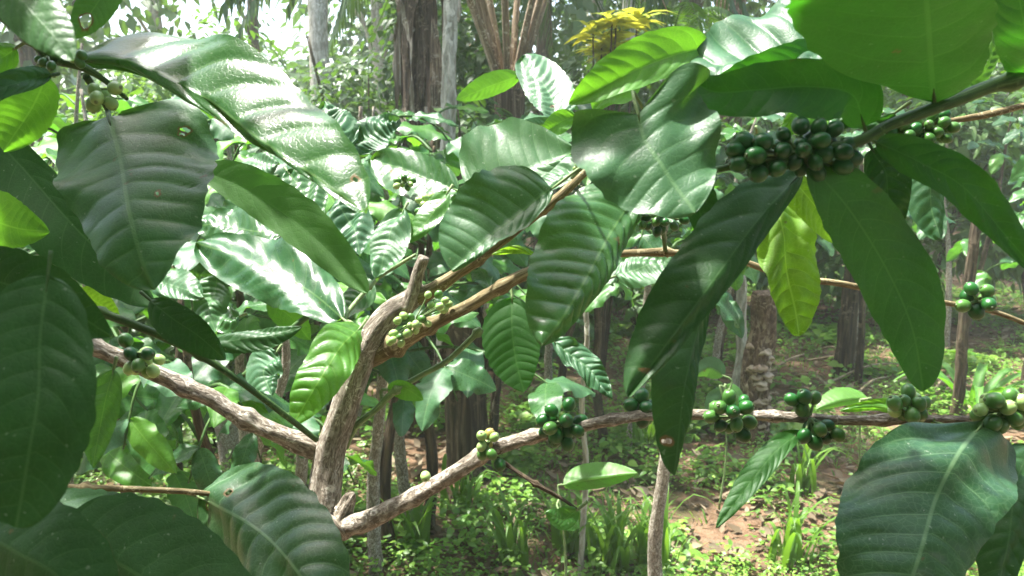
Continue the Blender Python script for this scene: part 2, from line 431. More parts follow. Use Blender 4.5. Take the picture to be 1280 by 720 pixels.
# ------------------------------------------------------------------ foreground helpers
_seed = [100]
_h = BASIS @ (np.array(SUNV) / np.linalg.norm(SUNV)) + np.array([0, 0, 1.0])
GX, GY = -_h[0] / _h[2], -_h[1] / _h[2]
def leaf(plant, mid, wp, wm, mat='dark', face='top', tp=0, tm=0, d=None, pet=None, petd=None, petr=2.2, petmat=None, hi=True, **kw):
    """mid: [(px,py,depth)...] base->tip; wp/wm: px half widths (plus side = right when heading down)."""
    _seed[0] += 1
    kw.setdefault('seed', _seed[0])
    n = kw.pop('n', 150 if hi else 60); m = kw.pop('m', 15 if hi else 9)
    c = catmull(np.array([(x, y, dd * 1000) for x, y, dd in mid]), n)
    px, py, dd = c[:, 0], c[:, 1], c[:, 2] / 1000
    lobe = kw.pop('lobe', (0, 0))  # lobes that reach back past the base
    g = kw.pop('glint', 0.0)      # how far the blade is laid into the slope that mirrors the sun to a passer-by
    gx_, gy_ = GX * g, GY * g
    if g:
        for _ in range(8):
            X_ = (px - 640) / F * dd; Y_ = -(py - 360) / F * dd
            dd = mid[0][2] - (gx_ * (X_ - X_[0]) + gy_ * (Y_ - Y_[0])) + (c[:, 2] / 1000 - mid[0][2]) * 0
    tx = np.gradient(px); ty = np.gradient(py); l = np.hypot(tx, ty) + 1e-9
    tx /= l; ty /= l
    nx, ny = -ty, tx                       # image space (y down): heading down (0,1) -> (-1,0)
    nx, ny = ty, -tx                       # heading down -> right ; heading right -> up
    M = np.stack([(px - 640) / F * dd, -(py - 360) / F * dd, -dd], 1)
    s = (dd / F)[:, None]
    def lat(w, tilt, sg):
        tl = np.tan(np.radians(np.interp(np.linspace(0, 1, n), np.linspace(0, 1, len(tilt)), tilt))) if hasattr(tilt, '__len__') else math.tan(R(tilt))
        tl = tl + gx_ * nx * sg + gy_ * (-ny) * sg
        bk = (lobe[0] if sg > 0 else lobe[1]) * (1 - np.linspace(0, 1, n)) ** 3
        return np.stack([nx * sg - tx * bk, -ny * sg + ty * bk, np.ones(n) * tl], 1) * w * s
    mw = cam2world(M); lp = lat(wp, tp, 1) @ BASIS; lm = lat(wm, tm, -1) @ BASIS
    v, f, at = blade(mw, lp, lm, n=n, m=m, **kw)
    # default winding: cross(dt,du) ; is it towards the camera?
    v3 = v.reshape(n, -1, 3); k = n // 2; j = v3.shape[1] // 2
    nrm = np.cross(v3[k + 2, j] - v3[k - 2, j], v3[k, j + 3] - v3[k, j - 3])
    toward = np.dot(nrm, CAM_ORG - v3[k, j]) > 0
    # face order a,b,c,d = (t,u),(t,u+1),(t+1,u+1),(t+1,u): normal = du x dt = -nrm
    want_cam = (face == 'top')
    flip = (toward == want_cam)
    o = mesh_obj('leaf', v, f, ML[mat], plant, True, at, flip=bool(flip))
    b = mw[0]
    tdir = mw[0] - mw[2]; tdir /= np.linalg.norm(tdir)
    if pet is not False:
        if pet is None:
            e = b + tdir * 0.014
        else:
            e = P(pet[0], pet[1], pet[2] if len(pet) > 2 else mid[0][2] + .01)
        midp = (b + tdir * np.linalg.norm(e - b) * 0.4)
        r = petr * mid[0][2] / F
        tube('petiole', [e, midp, b, mw[n // 14]], [r * 1.15, r, r * .8, r * .12], petmat or M_greenlt, o, sides=7, n=10)
    return o

def stem(plant, name, pts, mat, rough=0.10, ridge=0.5, sides=18, knots=(), dens=0.004, label=None):
    """pts: (px,py,depth,radius_px)"""
    w = [P(x, y, d) for x, y, d, r in pts]; r = [rr * d / F for x, y, d, rr in pts]
    L = sum(np.linalg.norm(w[i + 1] - w[i]) for i in range(len(w) - 1))
    _seed[0] += 1
    o = tube(name, w, r, mat, plant, sides=sides, n=int(min(240, max(12, L / dens))), rough=rough, ridge=ridge, seed=_seed[0], knots=knots)
    if label: o['label'] = label
    return o

def make_berry_mesh(name, mat):
    ns, nr = 14, 11
    v, var = [], []
    for i in range(nr + 1):
        th = math.pi * i / nr
        z = -math.cos(th)
        r = math.sin(th)
        if z > 0.93: zz = 0.93 - (z - 0.93) * 0.9
        else: zz = z
        for j in range(ns):
            a = 2 * math.pi * j / ns
            v.append((r * math.cos(a) * 0.94 + 1e-5 * math.cos(a), r * math.sin(a) * 0.94 + 1e-5 * math.sin(a), zz * 1.08))
            var.append((z + 1) / 2)
    # calyx nub
    b = len(v)
    for (rr, zz) in ((0.24, 0.98), (0.20, 1.10), (0.10, 1.11), (0.06, 1.02), (0.001, 1.02)):
        for j in range(ns):
            a = 2 * math.pi * j / ns
            v.append((rr * math.cos(a), rr * math.sin(a), zz)); var.append(1.0)
    f = np.vstack([grid_faces(nr + 1, ns, True), grid_faces(5, ns, True) + b])
    o = mesh_obj(name, v, f, mat, None, True, {'var': var})
    me = o.data
    bpy.data.objects.remove(o)
    return me
BERRY = {k: make_berry_mesh('berry', m) for k, m in (('dark', M_b_dark), ('mid', M_b_mid), ('pale', M_b_pale), ('tan', M_b_tan))}
M_stalk = M_greenlt

def cluster(plant, ells, d, r, n, kinds=('dark',), seed=0, depth=1.0, node=None, label=None, name='berry_cluster'):
    """ells: list of (cx,cy,rx,ry) px ellipses that hold the berries; r in px"""
    rs = np.random.default_rng(seed + 5)
    s = d / F
    rad = r * s * .95
    pts = []
    tries = 0
    areas = np.array([e[2] * e[3] for e in ells], float); areas /= areas.sum()
    while len(pts) < n and tries < 6000:
        tries += 1
        e = ells[rs.choice(len(ells), p=areas)]
        a = rs.uniform(0, 6.28); q = math.sqrt(rs.uniform(0, 1))
        x = e[0] + e[2] * q * math.cos(a); y = e[1] + e[3] * q * math.sin(a)
        dz = rs.uniform(-1, 1) * min(e[2], e[3]) * depth * math.sqrt(max(0.05, 1 - q * q)) * s
        p = P(x, y, d + dz)
        need = 1.72 * rad * (1.0 if tries < 2500 else 0.9)
        if all(np.linalg.norm(p - o_) > need for o_ in pts): pts.append(p)
    cx = node or (float(np.mean([e[0] for e in ells])), float(np.mean([e[1] for e in ells])))
    c0 = P(cx[0], cx[1], d)
    # a cluster mesh: the stalks
    Vs, Fs, n0, at = [], [], 0, dict(bc=[], bs=[], bu=[])
    for p in pts:
        dirv = (p - c0); l = np.linalg.norm(dirv) + 1e-9
        a0 = c0 + dirv * 0.1
        v, f, aa = tube_data([a0, c0 + dirv * .6, p], [rad * .2, rad * .16, rad * .2], sides=6, n=5)
        Vs.append(v); Fs.append(f + n0); n0 += len(v)
        for k in at: at[k].append(aa[k])
    # small woody node in the middle of the cluster
    cl = mesh_obj(name, np.concatenate(Vs), np.concatenate(Fs), M_stalk, plant, True, {k: np.concatenate(v) for k, v in at.items()})
    if label: cl['label'] = label
    rl = root_loc(cl)
    for p in pts:
        kd = kinds[rs.integers(len(kinds))]
        b = bpy.data.objects.new('berry', BERRY[kd]); COL.objects.link(b); b.parent = cl
        dv = Vector((p - c0).tolist()) + Vector(rs.normal(0, 0.35, 3) * rad * 2) + Vector((0, 0, -rad * .6))
        b.rotation_mode = 'QUATERNION'; b.rotation_quaternion = dv.to_track_quat('Z', 'Y')
        sc_ = rad * rs.uniform(0.80, 1.08)
        b.scale = (sc_ * rs.uniform(.95, 1.03), sc_, sc_ * rs.uniform(.98, 1.08)); b.location = Vector((p - rl).tolist())
    return cl

# ================================================================== 1. main coffee plant with the bare forked trunk
gp = P(372, 900, 1.08); 
A = empty('coffee_plant', (gp[0] - .02, gp[1], 0.0), 'coffee plant with rough pale forked trunk and long low branch of green berries', 'coffee plant')
bx, by, _ = A.location
w = [np.array([bx, by, -0.05]), np.array([bx + .01, by, 0.35]), P(385, 900, 1.06), P(398, 730, 1.0)] + [P(x, y, .97) for x, y in ((404, 650), (408, 600), (414, 560), (428, 515), (446, 462), (462, 430), (486, 396), (512, 376), (532, 362))]
rr = [.03, .028, .024, .021, .021, .019, .0172, .0168, .016, .0155, .0155, .0125, .0095]
tube('trunk', w, rr, M_bark, A, sides=44, n=330, rough=0.10, ridge=0.6, seed=3, knots=((.62, .2), (.685, .25), (.74, .22)))
stem(A, 'branch', [(508, 388, .965, 9), (517, 362, .96, 8.5), (523, 340, .955, 7.5), (530, 321, .95, 7)], M_bark, 0.08, .6, 20)
stem(A, 'branch', [(522, 372, .97, 11), (548, 358, .96, 9), (570, 343, .95, 7.5), (600, 322, .94, 7), (640, 290, .93, 7), (672, 266, .92, 6.5), (700, 245, .92, 6), (735, 212, .92, 5), (775, 178, .92, 4)], M_twig, 0.08, .4, 18, knots=((.3, .4), (.62, .4)))
stem(A, 'branch', [(455, 452, .985, 12), (478, 440, .97, 11.5), (505, 425, .96, 11), (540, 405, .95, 8.5), (575, 388, .94, 8), (612, 367, .935, 8), (652, 345, .93, 7.5), (700, 326, .94, 5), (760, 318, .95, 4.5), (800, 316, .95, 5), (830, 315, .95, 6)], M_twig, 0.08, .4, 18, knots=((.13, .6), (.25, .6), (.5, .3)))
stem(A, 'twig', [(830, 315, .95, 4), (880, 318, .95, 4), (925, 326, .95, 4), (960, 338, .95, 4), (991, 348, .95, 4.5), (1040, 353, .96, 4), (1085, 361, .97, 4), (1150, 374, .98, 3.5), (1210, 383, .99, 3.5), (1250, 392, 1.0, 3), (1300, 412, 1.0, 3)], M_twig, 0.05, .3, 12, knots=((.01, .8), (.36, 1.0), (.56, .6), (.8, .7)))
stem(A, 'branch', [(402, 566, .985, 13.1), (380, 556, .97, 12.2), (345, 541, .965, 11.3), (300, 520, .96, 11.3), (262, 497, .955, 10.4), (225, 481, .95, 10.4), (180, 460, .94, 10.0), (120, 434, .93, 9.6), (50, 400, .93, 8.7), (-40, 350, .93, 7.8)], M_bark, 0.12, .7, 26, knots=((.22, .3), (.4, .25), (.64, .3)))
stem(A, 'branch', [(404, 640, .985, 16.1), (424, 652, .96, 15.2), (445, 655, .94, 13.3), (475, 643, .935, 11.9), (510, 625, .93, 10.8), (550, 603, .92, 10.3), (590, 577, .91, 9.5), (625, 558, .90, 9.0), (665, 546, .885, 8.2), (705, 538, .87, 7.7), (760, 526, .85, 6.9), (810, 519, .84, 6.9), (861, 518, .83, 6.9), (930, 519, .81, 6.0), (985, 521, .80, 6.5), (1050, 525, .79, 6.0), (1110, 525, .78, 6.5), (1160, 524, .77, 5.2), (1230, 525, .76, 5.2), (1300, 526, .75, 5.2), (1380, 520, .74, 4.3)], M_bark, 0.10, .5, 24, dens=.0035, knots=((.17, .15), (.28, .2), (.36, .25), (.47, .3), (.66, .3), (.78, .3), (.9, .35)))
# broken stub at the foot of the fork
stem(A, 'stub', [(404, 652, .96, 20), (388, 642, .945, 15), (378, 637, .94, 9), (372, 640, .94, 3)], M_bark, 0.3, 1.0, 26, dens=.0015)
stem(A, 'stub', [(425, 655, .955, 13), (432, 636, .95, 9), (440, 620, .945, 5), (443, 616, .945, 1.5)], M_bark, 0.3, 1.0, 22, dens=.0015)
stem(A, 'stub', [(418, 652, .96, 20), (428, 662, .95, 16), (434, 674, .95, 4)], M_bark, 0.25, 1.0, 26, dens=.0015)
stem(A, 'twig', [(432, 560, .99, 3.5), (445, 533, .98, 4), (470, 512, .975, 4), (492, 490, .97, 4.5), (525, 470, .965, 3.6), (560, 450, .96, 3.6), (602, 411, .955, 4)], M_greenlt, 0.04, .2, 10, knots=((.45, .8), (.97, .9)))
stem(A, 'twig', [(620, 572, .895, 3), (650, 592, .88, 2.6), (675, 608, .87, 3), (700, 622, .87, 2.4), (722, 637, .86, 1.6)], M_trunkd, 0.1, .4, 8, knots=((.5, .8),))
# leaves on it
leaf(A, [(797, 242, .90), (765, 290, .86), (735, 345, .82), (705, 395, .79), (678, 432, .775)], 26, 78, 'gloss', tp=-20, tm=-12, corr=.0034, wave=.05, prof=(.42, .62), profm=(.36, .5), pet=(820, 218, .92), veins=12, seed=4)
leaf(A, [(596, 258, .93), (630, 235, .90), (668, 212, .88), (720, 187, .86)], 88, 16, 'wax', glint=.5, tp=5, tm=30, corr=.0016, prof=(.5, .75), profm=(.5, .9), pet=(575, 275, .92), wave=.03)
leaf(A, [(690, 236, .80), (655, 262, .77), (612, 296, .74), (565, 339, .72)], 18, 72, 'wax', glint=.45, tp=15, tm=10, corr=.0018, prof=(.5, .8), profm=(.40, .45), wave=.04, pet=(715, 222, .90))
leaf(A, [(1228, 530, .74), (1196, 570, .68), (1172, 620, .65), (1154, 680, .62), (1130, 750, .60), (1100, 820, .60)], 94, 100, 'vein', tp=-8, tm=-18, lobe=(.3, -.7), corr=.0026, wave=.03, prof=(.34, .8), profm=(.75, .75), veins=11, pet=(1262, 524, .76), seed=9)
leaf(A, [(1290, 555, .80), (1272, 600, .76), (1262, 660, .74), (1245, 760, .72)], 30, 42, 'dark', corr=.002, tm=-20)
leaf(A, [(1001, 540, .80), (972, 562, .78), (940, 600, .76), (895, 660, .75)], 12, 15, 'under', face='under', tp=30, tm=-30, corr=.0008, wave=.06, pet=(1008, 528, .80))
leaf(A, [(1150, 532, .78), (1125, 545, .78), (1100, 570, .78), (1082, 598, .78)], 7, 10, 'under', face='under', tp=40, tm=-30, corr=.0006, pet=(1160, 527, .77))
leaf(A, [(1170, 528, .76), (1140, 518, .80), (1100, 508, .84), (1050, 513, .86)], 8, 12, 'young', tp=-50, hi=False)
leaf(A, [(452, 408, .97), (425, 435, .93), (398, 478, .90), (366, 530, .89)], 28, 34, 'young', tp=-12, tm=-20, corr=.0028, prof=(.5, .6), veins=10, wave=.04, pet=(462, 440, .985), seed=12)
leaf(A, [(640, 372, 1.0), (640, 410, .99), (645, 450, .985), (655, 490, .98)], 34, 38, 'under', face='under', tp=5, tm=8, corr=.001, pet=(655, 350, .94))
leaf(A, [(690, 425, .92), (708, 440, .91), (735, 462, .90), (765, 500, .90)], 20, 12, 'wax', glint=.5, tm=30, corr=.003, wave=.12, hi=True, pet=(705, 400, .93), seed=77)
leaf(A, [(484, 487, .97), (500, 484, .965), (515, 490, .96), (529, 500, .955)], 10, 15, 'young', face='under', tp=20, tm=-10, corr=.0006, pet=(478, 505, .975), hi=False)
leaf(A, [(722, 637, .86), (712, 645, .86), (702, 650, .86), (682, 640, .86)], 12, 16, 'mid', tp=10, corr=.0006, hi=False)
leaf(A, [(668, 318, .93), (650, 312, .92), (635, 313, .92), (615, 318, .91)], 5, 5, 'yellow', tp=-40, hi=False)
leaf(A, [(790, 270, .96), (748, 262, .97), (720, 270, .98), (690, 300, .99)], 14, 16, 'dark', tp=20, tm=-20, hi=False)
# berries
cluster(A, [(703, 530, 25, 28)], .86, 10, 14, ('dark', 'dark', 'mid'), 1, label='tight cluster of dark green berries on the low branch')
cluster(A, [(609, 556, 13, 18)], .885, 8, 7, ('mid', 'tan', 'pale'), 2, label='small cluster of ripening yellowish berries')
cluster(A, [(622, 583, 4, 4)], .885, 8.5, 1, ('dark',), 2)
cluster(A, [(529, 597, 4, 3)], .90, 7, 1, ('pale',), 2)
cluster(A, [(918, 521, 34, 27)], .80, 10, 16, ('dark', 'mid', 'mid'), 3)
cluster(A, [(1022, 542, 26, 12), (1005, 502, 17, 11)], .785, 10, 11, ('dark', 'mid'), 4, node=(1012, 522))
cluster(A, [(1135, 508, 24, 20), (1150, 540, 10, 8)], .765, 10, 15, ('mid', 'mid', 'pale'), 5)
cluster(A, [(1252, 512, 34, 22)], .745, 11.5, 15, ('mid', 'pale', 'mid'), 6)
cluster(A, [(802, 512, 15, 17)], .85, 10, 7, ('dark',), 7)
cluster(A, [(1222, 376, 22, 18)], .985, 11, 7, ('dark', 'mid'), 8)
cluster(A, [(545, 378, 17, 12), (515, 405, 22, 14), (495, 420, 14, 12)], .93, 5.5, 26, ('pale', 'mid', 'pale'), 9)
cluster(A, [(180, 452, 22, 18), (152, 428, 10, 8)], .92, 9.5, 12, ('mid', 'pale', 'dark'), 10)
cluster(A, [(725, 205, 12, 9)], .93, 4.5, 8, ('pale', 'mid'), 11)

# ================================================================== 2. coffee plant at the right, branches reach in from out of frame
B = empty('coffee_plant', (1.25, .75, 0.0), 'coffee plant at the right with large dark hanging leaves and dense dark berries', 'coffee plant')
tube('trunk', [np.array([1.25, .75, -.05]), np.array([1.2, .74, .6]), np.array([1.1, .70, 1.2]), np.array([.98, .66, 1.75]), np.array([.9, .6, 2.2])], [.03, .028, .025, .02, .012], M_bark, B, sides=20, n=90, rough=.1, ridge=.5)
e0 = np.array([1.06, .69, 1.40])
w = [e0, P(1500, 20, .66)] + [P(x, y, d) for x, y, d in ((1340, 78, .60), (1280, 98, .585), (1240, 107, .58), (1200, 123, .575), (1150, 142, .57), (1110, 157, .565), (1075, 176, .56), (1030, 186, .56), (990, 193, .56), (940, 203, .565), (890, 214, .57), (850, 228, .58))]
tube('branch', w, [.011, .008, .006, .0052, .0052, .005, .0045, .004, .0038, .0035, .0032, .0028, .0022, .0014], M_green, B, sides=14, n=160, rough=.05, ridge=.3, seed=5, knots=((.48, .5), (.62, .5), (.75, .6)))
stem(B, 'branch', [(1500, 60, .78, 5), (1320, 124, .74, 4.5), (1280, 132, .73, 4), (1235, 143, .72, 4.5), (1190, 151, .71, 3.5), (1150, 157, .70, 3), (1100, 162, .70, 2.2)], M_twig, .05, .3, 12, knots=((.5, .8),))
# leaves
leaf(B, [(1168, 128, .57), (1165, 75, .53), (1160, 10, .48), (1150, -70, .43), (1135, -150, .40)], 165, 92, 'under', face='under', tp=-8, tm=-8, corr=.0008, prof=(.85, .7), profm=(.6, .7), wave=.03, pet=(1172, 140, .57), petmat=M_green, petr=4, seed=21)
leaf(B, [(1288, 110, .60), (1285, 60, .55), (1275, 0, .52), (1265, -80, .5)], 40, 42, 'under', face='under', petmat=M_green)
leaf(B, [(1080, 158, .60), (1064, 118, .58), (1010, 108, .57), (950, 112, .57), (895, 115, .575), (862, 98, .58)], 40, 32, 'under', face='under', tp=15, tm=25, corr=.0008, prof=(.3, .5), wave=.10, pet=(1078, 175, .57), petmat=M_green, petr=2.6, seed=22)
leaf(B, [(1098, 88, .70), (1050, 70, .70), (980, 70, .69), (910, 82, .68), (845, 100, .67)], 26, 92, 'wax', glint=.8, tp=60, tm=[0, -10, -15], corr=.0050, veins=9, prof=(.4, .6), profm=(.32, .85), wave=.05, seed=23, ragged=.04)
leaf(B, [(1098, 84, .72), (1030, 78, .71), (960, 90, .70), (890, 108, .69)], 12, 30, 'under', face='under', tp=40, tm=15, corr=.001, prof=(.4, .6), wave=.05, seed=24)
leaf(B, [(888, 58, .78), (840, 70, .76), (780, 95, .74), (711, 131, .73)], 24, 36, 'young', face='under', tp=25, tm=15, corr=.0009, prof=(.5, .7), profm=(.5, .7), wave=.03, pet=(905, 60, .78), seed=25)
leaf(B, [(798, 143, .555), (806, 175, .54), (832, 215, .52), (869, 266, .51)], 102, 88, 'wax', glint=.42, tp=-8, tm=-4, corr=.0010, veins=7, lobe=(.8, .35), prof=(.26, .6), profm=(.2, .62), wave=.07, pet=(812, 150, .60), seed=26, vcurve=1.1)
leaf(B, [(1002, 215, .63), (948, 275, .60), (900, 340, .57), (845, 415, .555), (785, 497, .55)], 22, 56, 'dark', tp=-10, tm=-22, corr=.0013, wave=.04, prof=(.45, .7), profm=(.55, .6), pet=(1010, 192, .56), petmat=M_green, seed=27)
leaf(B, [(890, 330, .64), (872, 410, .63), (858, 480, .60), (842, 594, .60)], 14, 46, 'dark', tp=-30, tm=-10, corr=.0016, wave=.05, prof=(.4, .6), seed=28, pet=(900, 300, .66), petmat=M_green)
leaf(B, [(1012, 206, .56), (1060, 260, .57), (1110, 340, .59), (1140, 410, .60), (1155, 489, .61)], 56, 44, 'under', face='under', tp=-5, tm=5, corr=.0007, wave=.03, prof=(.5, .55), pet=(1005, 190, .56), petmat=M_green, seed=29)
leaf(B, [(1095, 178, .575), (1150, 203, .57), (1210, 240, .57), (1300, 345, .58)], 30, 24, 'under', face='under', tp=10, tm=0, corr=.0009, wave=.05, prof=(.4, .6), pet=(1075, 178, .56), petmat=M_green, seed=30)
leaf(B, [(1090, 186, .60), (1105, 215, .60), (1112, 250, .60), (1115, 290, .61)], 30, 24, 'dark', face='top', tp=5, tm=0, corr=.002, prof=(.3, .6), petmat=M_green, seed=31)
leaf(B, [(967, 254, .80), (978, 300, .79), (988, 350, .785), (998, 420, .78)], 42, 34, 'yellow', face='under', tp=-8, tm=10, corr=.0042, veins=8, prof=(.42, .6), wave=.06, pet=(985, 205, .60), seed=32)
leaf(B, [(975, 212, .64), (1005, 240, .65), (1030, 270, .66), (1055, 305, .68)], 18, 28, 'yellow', face='under', tp=-10, tm=12, corr=.0015, prof=(.45, .6), pet=(985, 195, .57), seed=33)
leaf(B, [(1195, 118, .74), (1212, 103, .74), (1232, 85, .73), (1246, 30, .72)], 7, 17, 'wax', tp=60, tm=-30, corr=.002, wave=.1, hi=False, seed=34)
leaf(B, [(1150, 165, .80), (1160, 215, .79), (1165, 260, .785), (1175, 300, .78)], 24, 28, 'wax', tp=-20, tm=-20, corr=.0022, prof=(.35, .5), hi=False, seed=35)
leaf(B, [(1020, 118, .82), (1005, 135, .81), (990, 150, .80), (975, 172, .80)], 20, 10, 'young', face='under', tp=10, tm=10, hi=False, seed=36)
leaf(B, [(880, 205, .62), (868, 240, .62), (880, 280, .62), (905, 330, .62)], 28, 16, 'dark', face='under', hi=False, seed=37)
leaf(B, [(1120, 140, .64), (1100, 152, .65), (1060, 150, .66), (1035, 170, .67)], 12, 8, 'dark', face='under', hi=False, seed=38)
cluster(B, [(995, 192, 76, 26), (1020, 166, 26, 14), (955, 196, 40, 26)], .56, 12.5, 34, ('dark',), 20, depth=.8, node=(1000, 192), label='dense cluster of dark green berries around the branch')
cluster(B, [(1135, 168, 40, 18), (1175, 160, 18, 18)], .70, 8, 34, ('mid', 'dark', 'mid'), 21)
cluster(A, [(825, 270, 34, 22)], .90, 7, 24, ('mid', 'dark', 'dark'), 22)
stem(A, 'twig', [(832, 316, .95, 3), (830, 300, .93, 2.6), (827, 280, .90, 2.4), (824, 262, .90, 2)], M_green, .03, .2, 8)
tube('branch', [np.array([.98, .66, 1.75]), np.array([.7, .75, 2.1]), np.array([.4, .85, 2.22]), np.array([.05, .9, 2.2])], [.012, .008, .006, .003], M_green, B, sides=10, n=40)

# ================================================================== 3. coffee plant at the left edge, very close
C = empty('coffee_plant', (-.95, .75, 0.0), 'close coffee plant at the left edge with broad grey green leaves and pale berries', 'coffee plant')
tube('trunk', [np.array([-.95, .75, -.05]), np.array([-.93, .76, .7]), np.array([-.88, .75, 1.3]), np.array([-.8, .72, 1.9]), np.array([-.72, .7, 2.3])], [.03, .027, .022, .017, .01], M_bark, C, sides=20, n=90, rough=.1, ridge=.5)
stem(C, 'branch', [(-420, -260, .80, 9), (-200, -130, .75, 8), (-60, -30, .70, 7), (5, 22, .68, 6.5), (35, 45, .68, 6.5), (65, 72, .68, 7), (100, 82, .68, 6), (130, 100, .69, 3.5), (160, 125, .70, 2.5)], M_green, .05, .3, 14, knots=((.72, .5), (.85, .6)))
stem(C, 'branch', [(-500, 350, .84, 9), (-200, 300, .80, 7), (-40, 340, .78, 6), (40, 360, .77, 5.5), (75, 374, .76, 6), (110, 385, .76, 5.5), (160, 403, .76, 5.5), (210, 424, .765, 5), (260, 450, .77, 4.5), (310, 484, .78, 4.2), (355, 518, .80, 4), (396, 550, .83, 3.5)], M_green, .05, .3, 14, knots=((.55, .5), (.7, .6), (.82, .5)))
leaf(C, [(136, 146, .74), (150, 205, .69), (163, 275, .64), (176, 325, .625), (193, 362, .62)], 112, 98, 'wax', tp=-12, tm=-18, lobe=(.1, .1), corr=.0018, veins=9, prof=(.26, .70), profm=(.16, .62), wave=.05, pet=(108, 96, .70), petmat=M_green, petr=4, seed=41)
leaf(C, [(98, 76, .70), (170, 80, .70), (255, 122, .74), (318, 170, .745), (395, 222, .76), (456, 266, .78)], 84, 13, 'gloss', glint=.72, tp=[-10, -4, 10], tm=[-45, -50, -50], corr=.0030, veins=9, prof=(.55, .55), profm=(.35, .8), wave=.06, petmat=M_green, petr=4, seed=42)
leaf(C, [(250, 212, .80), (310, 238, .79), (385, 290, .78), (460, 366, .77)], 34, 26, 'lightunder', face='under', tp=12, tm=5, corr=.0003, prof=(.5, .6), wave=.03, seed=43)
leaf(C, [(-10, -40, .42), (30, 5, .40), (62, 40, .39), (92, 76, .385)], 34, 34, 'wax', tp=-15, corr=.0006, seed=44)
leaf(C, [(150, -40, .55), (130, -10, .55), (110, 20, .55), (88, 48, .55)], 26, 26, 'mid', face='under', corr=.0006, seed=45)
leaf(C, [(20, 60, .72), (0, 72, .73), (-20, 70, .74), (-60, 80, .75)], 25, 22, 'young', face='under', hi=False)
leaf(C, [(58, 96, .74), (48, 120, .75), (30, 150, .76), (5, 190, .77)], 32, 52, 'young', face='under', hi=False, seed=46)
leaf(C, [(64, 94, .66), (35, 100, .62), (0, 112, .60), (-60, 150, .58)], 14, 18, 'dark', face='under', petmat=M_green)
leaf(C, [(-60, 120, .90), (20, 200, .88), (100, 290, .85), (195, 382, .84)], 26, 56, 'dark', face='under', tp=5, tm=12, corr=.0006, prof=(.4, .6), wave=.04, petmat=M_green, seed=47)
leaf(C, [(-50, 250, .70), (-20, 270, .72), (20, 285, .74), (62, 290, .75)], 38, 30, 'young', face='under', hi=False)
leaf(C, [(-80, 330, .58), (-10, 350, .56), (60, 372, .55), (140, 420, .55)], 46, 46, 'dark', face='under', tp=10, corr=.0007, petmat=M_green, seed=48)
leaf(C, [(60, 345, .42), (50, 430, .41), (45, 520, .40), (20, 660, .40)], 72, 90, 'dark', face='under', corr=.0007, prof=(.45, .5), petmat=M_green, seed=49)
leaf(C, [(-20, 400, .45), (-5, 470, .44), (-5, 540, .44), (-30, 640, .43)], 60, 60, 'dark', face='under', corr=.0007, petmat=M_green, seed=50)
leaf(C, [(188, 375, .74), (215, 398, .73), (248, 420, .72), (282, 450, .72)], 22, 26, 'dark', face='under', corr=.001, petmat=M_green, seed=51)
leaf(C, [(262, 430, .78), (300, 424, .77), (335, 420, .765), (378, 408, .76)], 10, 18, 'dark', tp=-50, tm=10, corr=.001, petmat=M_green, seed=52)
leaf(C, [(142, 462, .84), (134, 495, .84), (125, 530, .84), (117, 585, .84)], 20, 26, 'mid', face='under', corr=.0012, seed=53)
leaf(C, [(95, 372, .85), (110, 372, .86), (128, 382, .87), (150, 398, .88)], 16, 10, 'yellow', face='under', hi=False)
leaf(C, [(75, 366, .90), (60, 350, .91), (40, 335, .92), (5, 320, .93)], 14, 10, 'young', tp=-40, hi=False)
cluster(C, [(132, 122, 20, 16)], .66, 10, 6, ('pale',), 31, node=(118, 112))
cluster(C, [(55, 82, 16, 16)], .67, 7, 7, ('pale', 'mid'), 32, node=(60, 70))
cluster(C, [(100, 74, 8, 6)], .665, 7, 3, ('pale', 'mid'), 33)

# ================================================================== 4. low coffee plant under the camera, bottom left
D = empty('coffee_plant', (-.75, .62, 0.0), 'low coffee plant in the bottom left corner with wide shaded leaves', 'coffee plant')
w = [np.array([-.75, .62, -.03]), np.array([-.74, .63, .5]), np.array([-.72, .66, .95]), P(-60, 600, .80)]
tube('trunk', w, [.016, .014, .012, .008], M_bark, D, sides=14, n=60, rough=.1, ridge=.4)
stem(D, 'branch', [(-60, 600, .80, 8), (30, 607, .78, 4.5), (120, 610, .78, 4.2), (180, 612, .78, 3.8), (240, 615, .79, 3.5), (300, 622, .80, 2.5)], M_twig, .06, .3, 12, knots=((.5, 1.2),))
leaf(D, [(250, 622, .80), (305, 650, .75), (350, 690, .70), (385, 735, .67), (405, 800, .66)], 70, 66, 'vein', tp=-25, tm=-15, corr=.0028, prof=(.40, .6), profm=(.45, .7), wave=.03, pet=(225, 614, .79), seed=61)
leaf(D, [(70, 665, .60), (165, 715, .57), (255, 780, .54), (320, 860, .52)], 84, 90, 'dark', tp=-20, tm=-15, corr=.0007, prof=(.4, .6), petmat=M_green, seed=62)
leaf(D, [(-40, 655, .50), (20, 690, .47), (75, 725, .45), (130, 800, .44)], 70, 110, 'dark', tp=-18, tm=-15, corr=.0006, prof=(.4, .6), petmat=M_green, seed=63)
leaf(D, [(30, 625, .78), (100, 650, .74), (180, 662, .71), (280, 680, .70)], 34, 40, 'dark', tp=-35, tm=20, corr=.0010, petmat=M_green, seed=64)

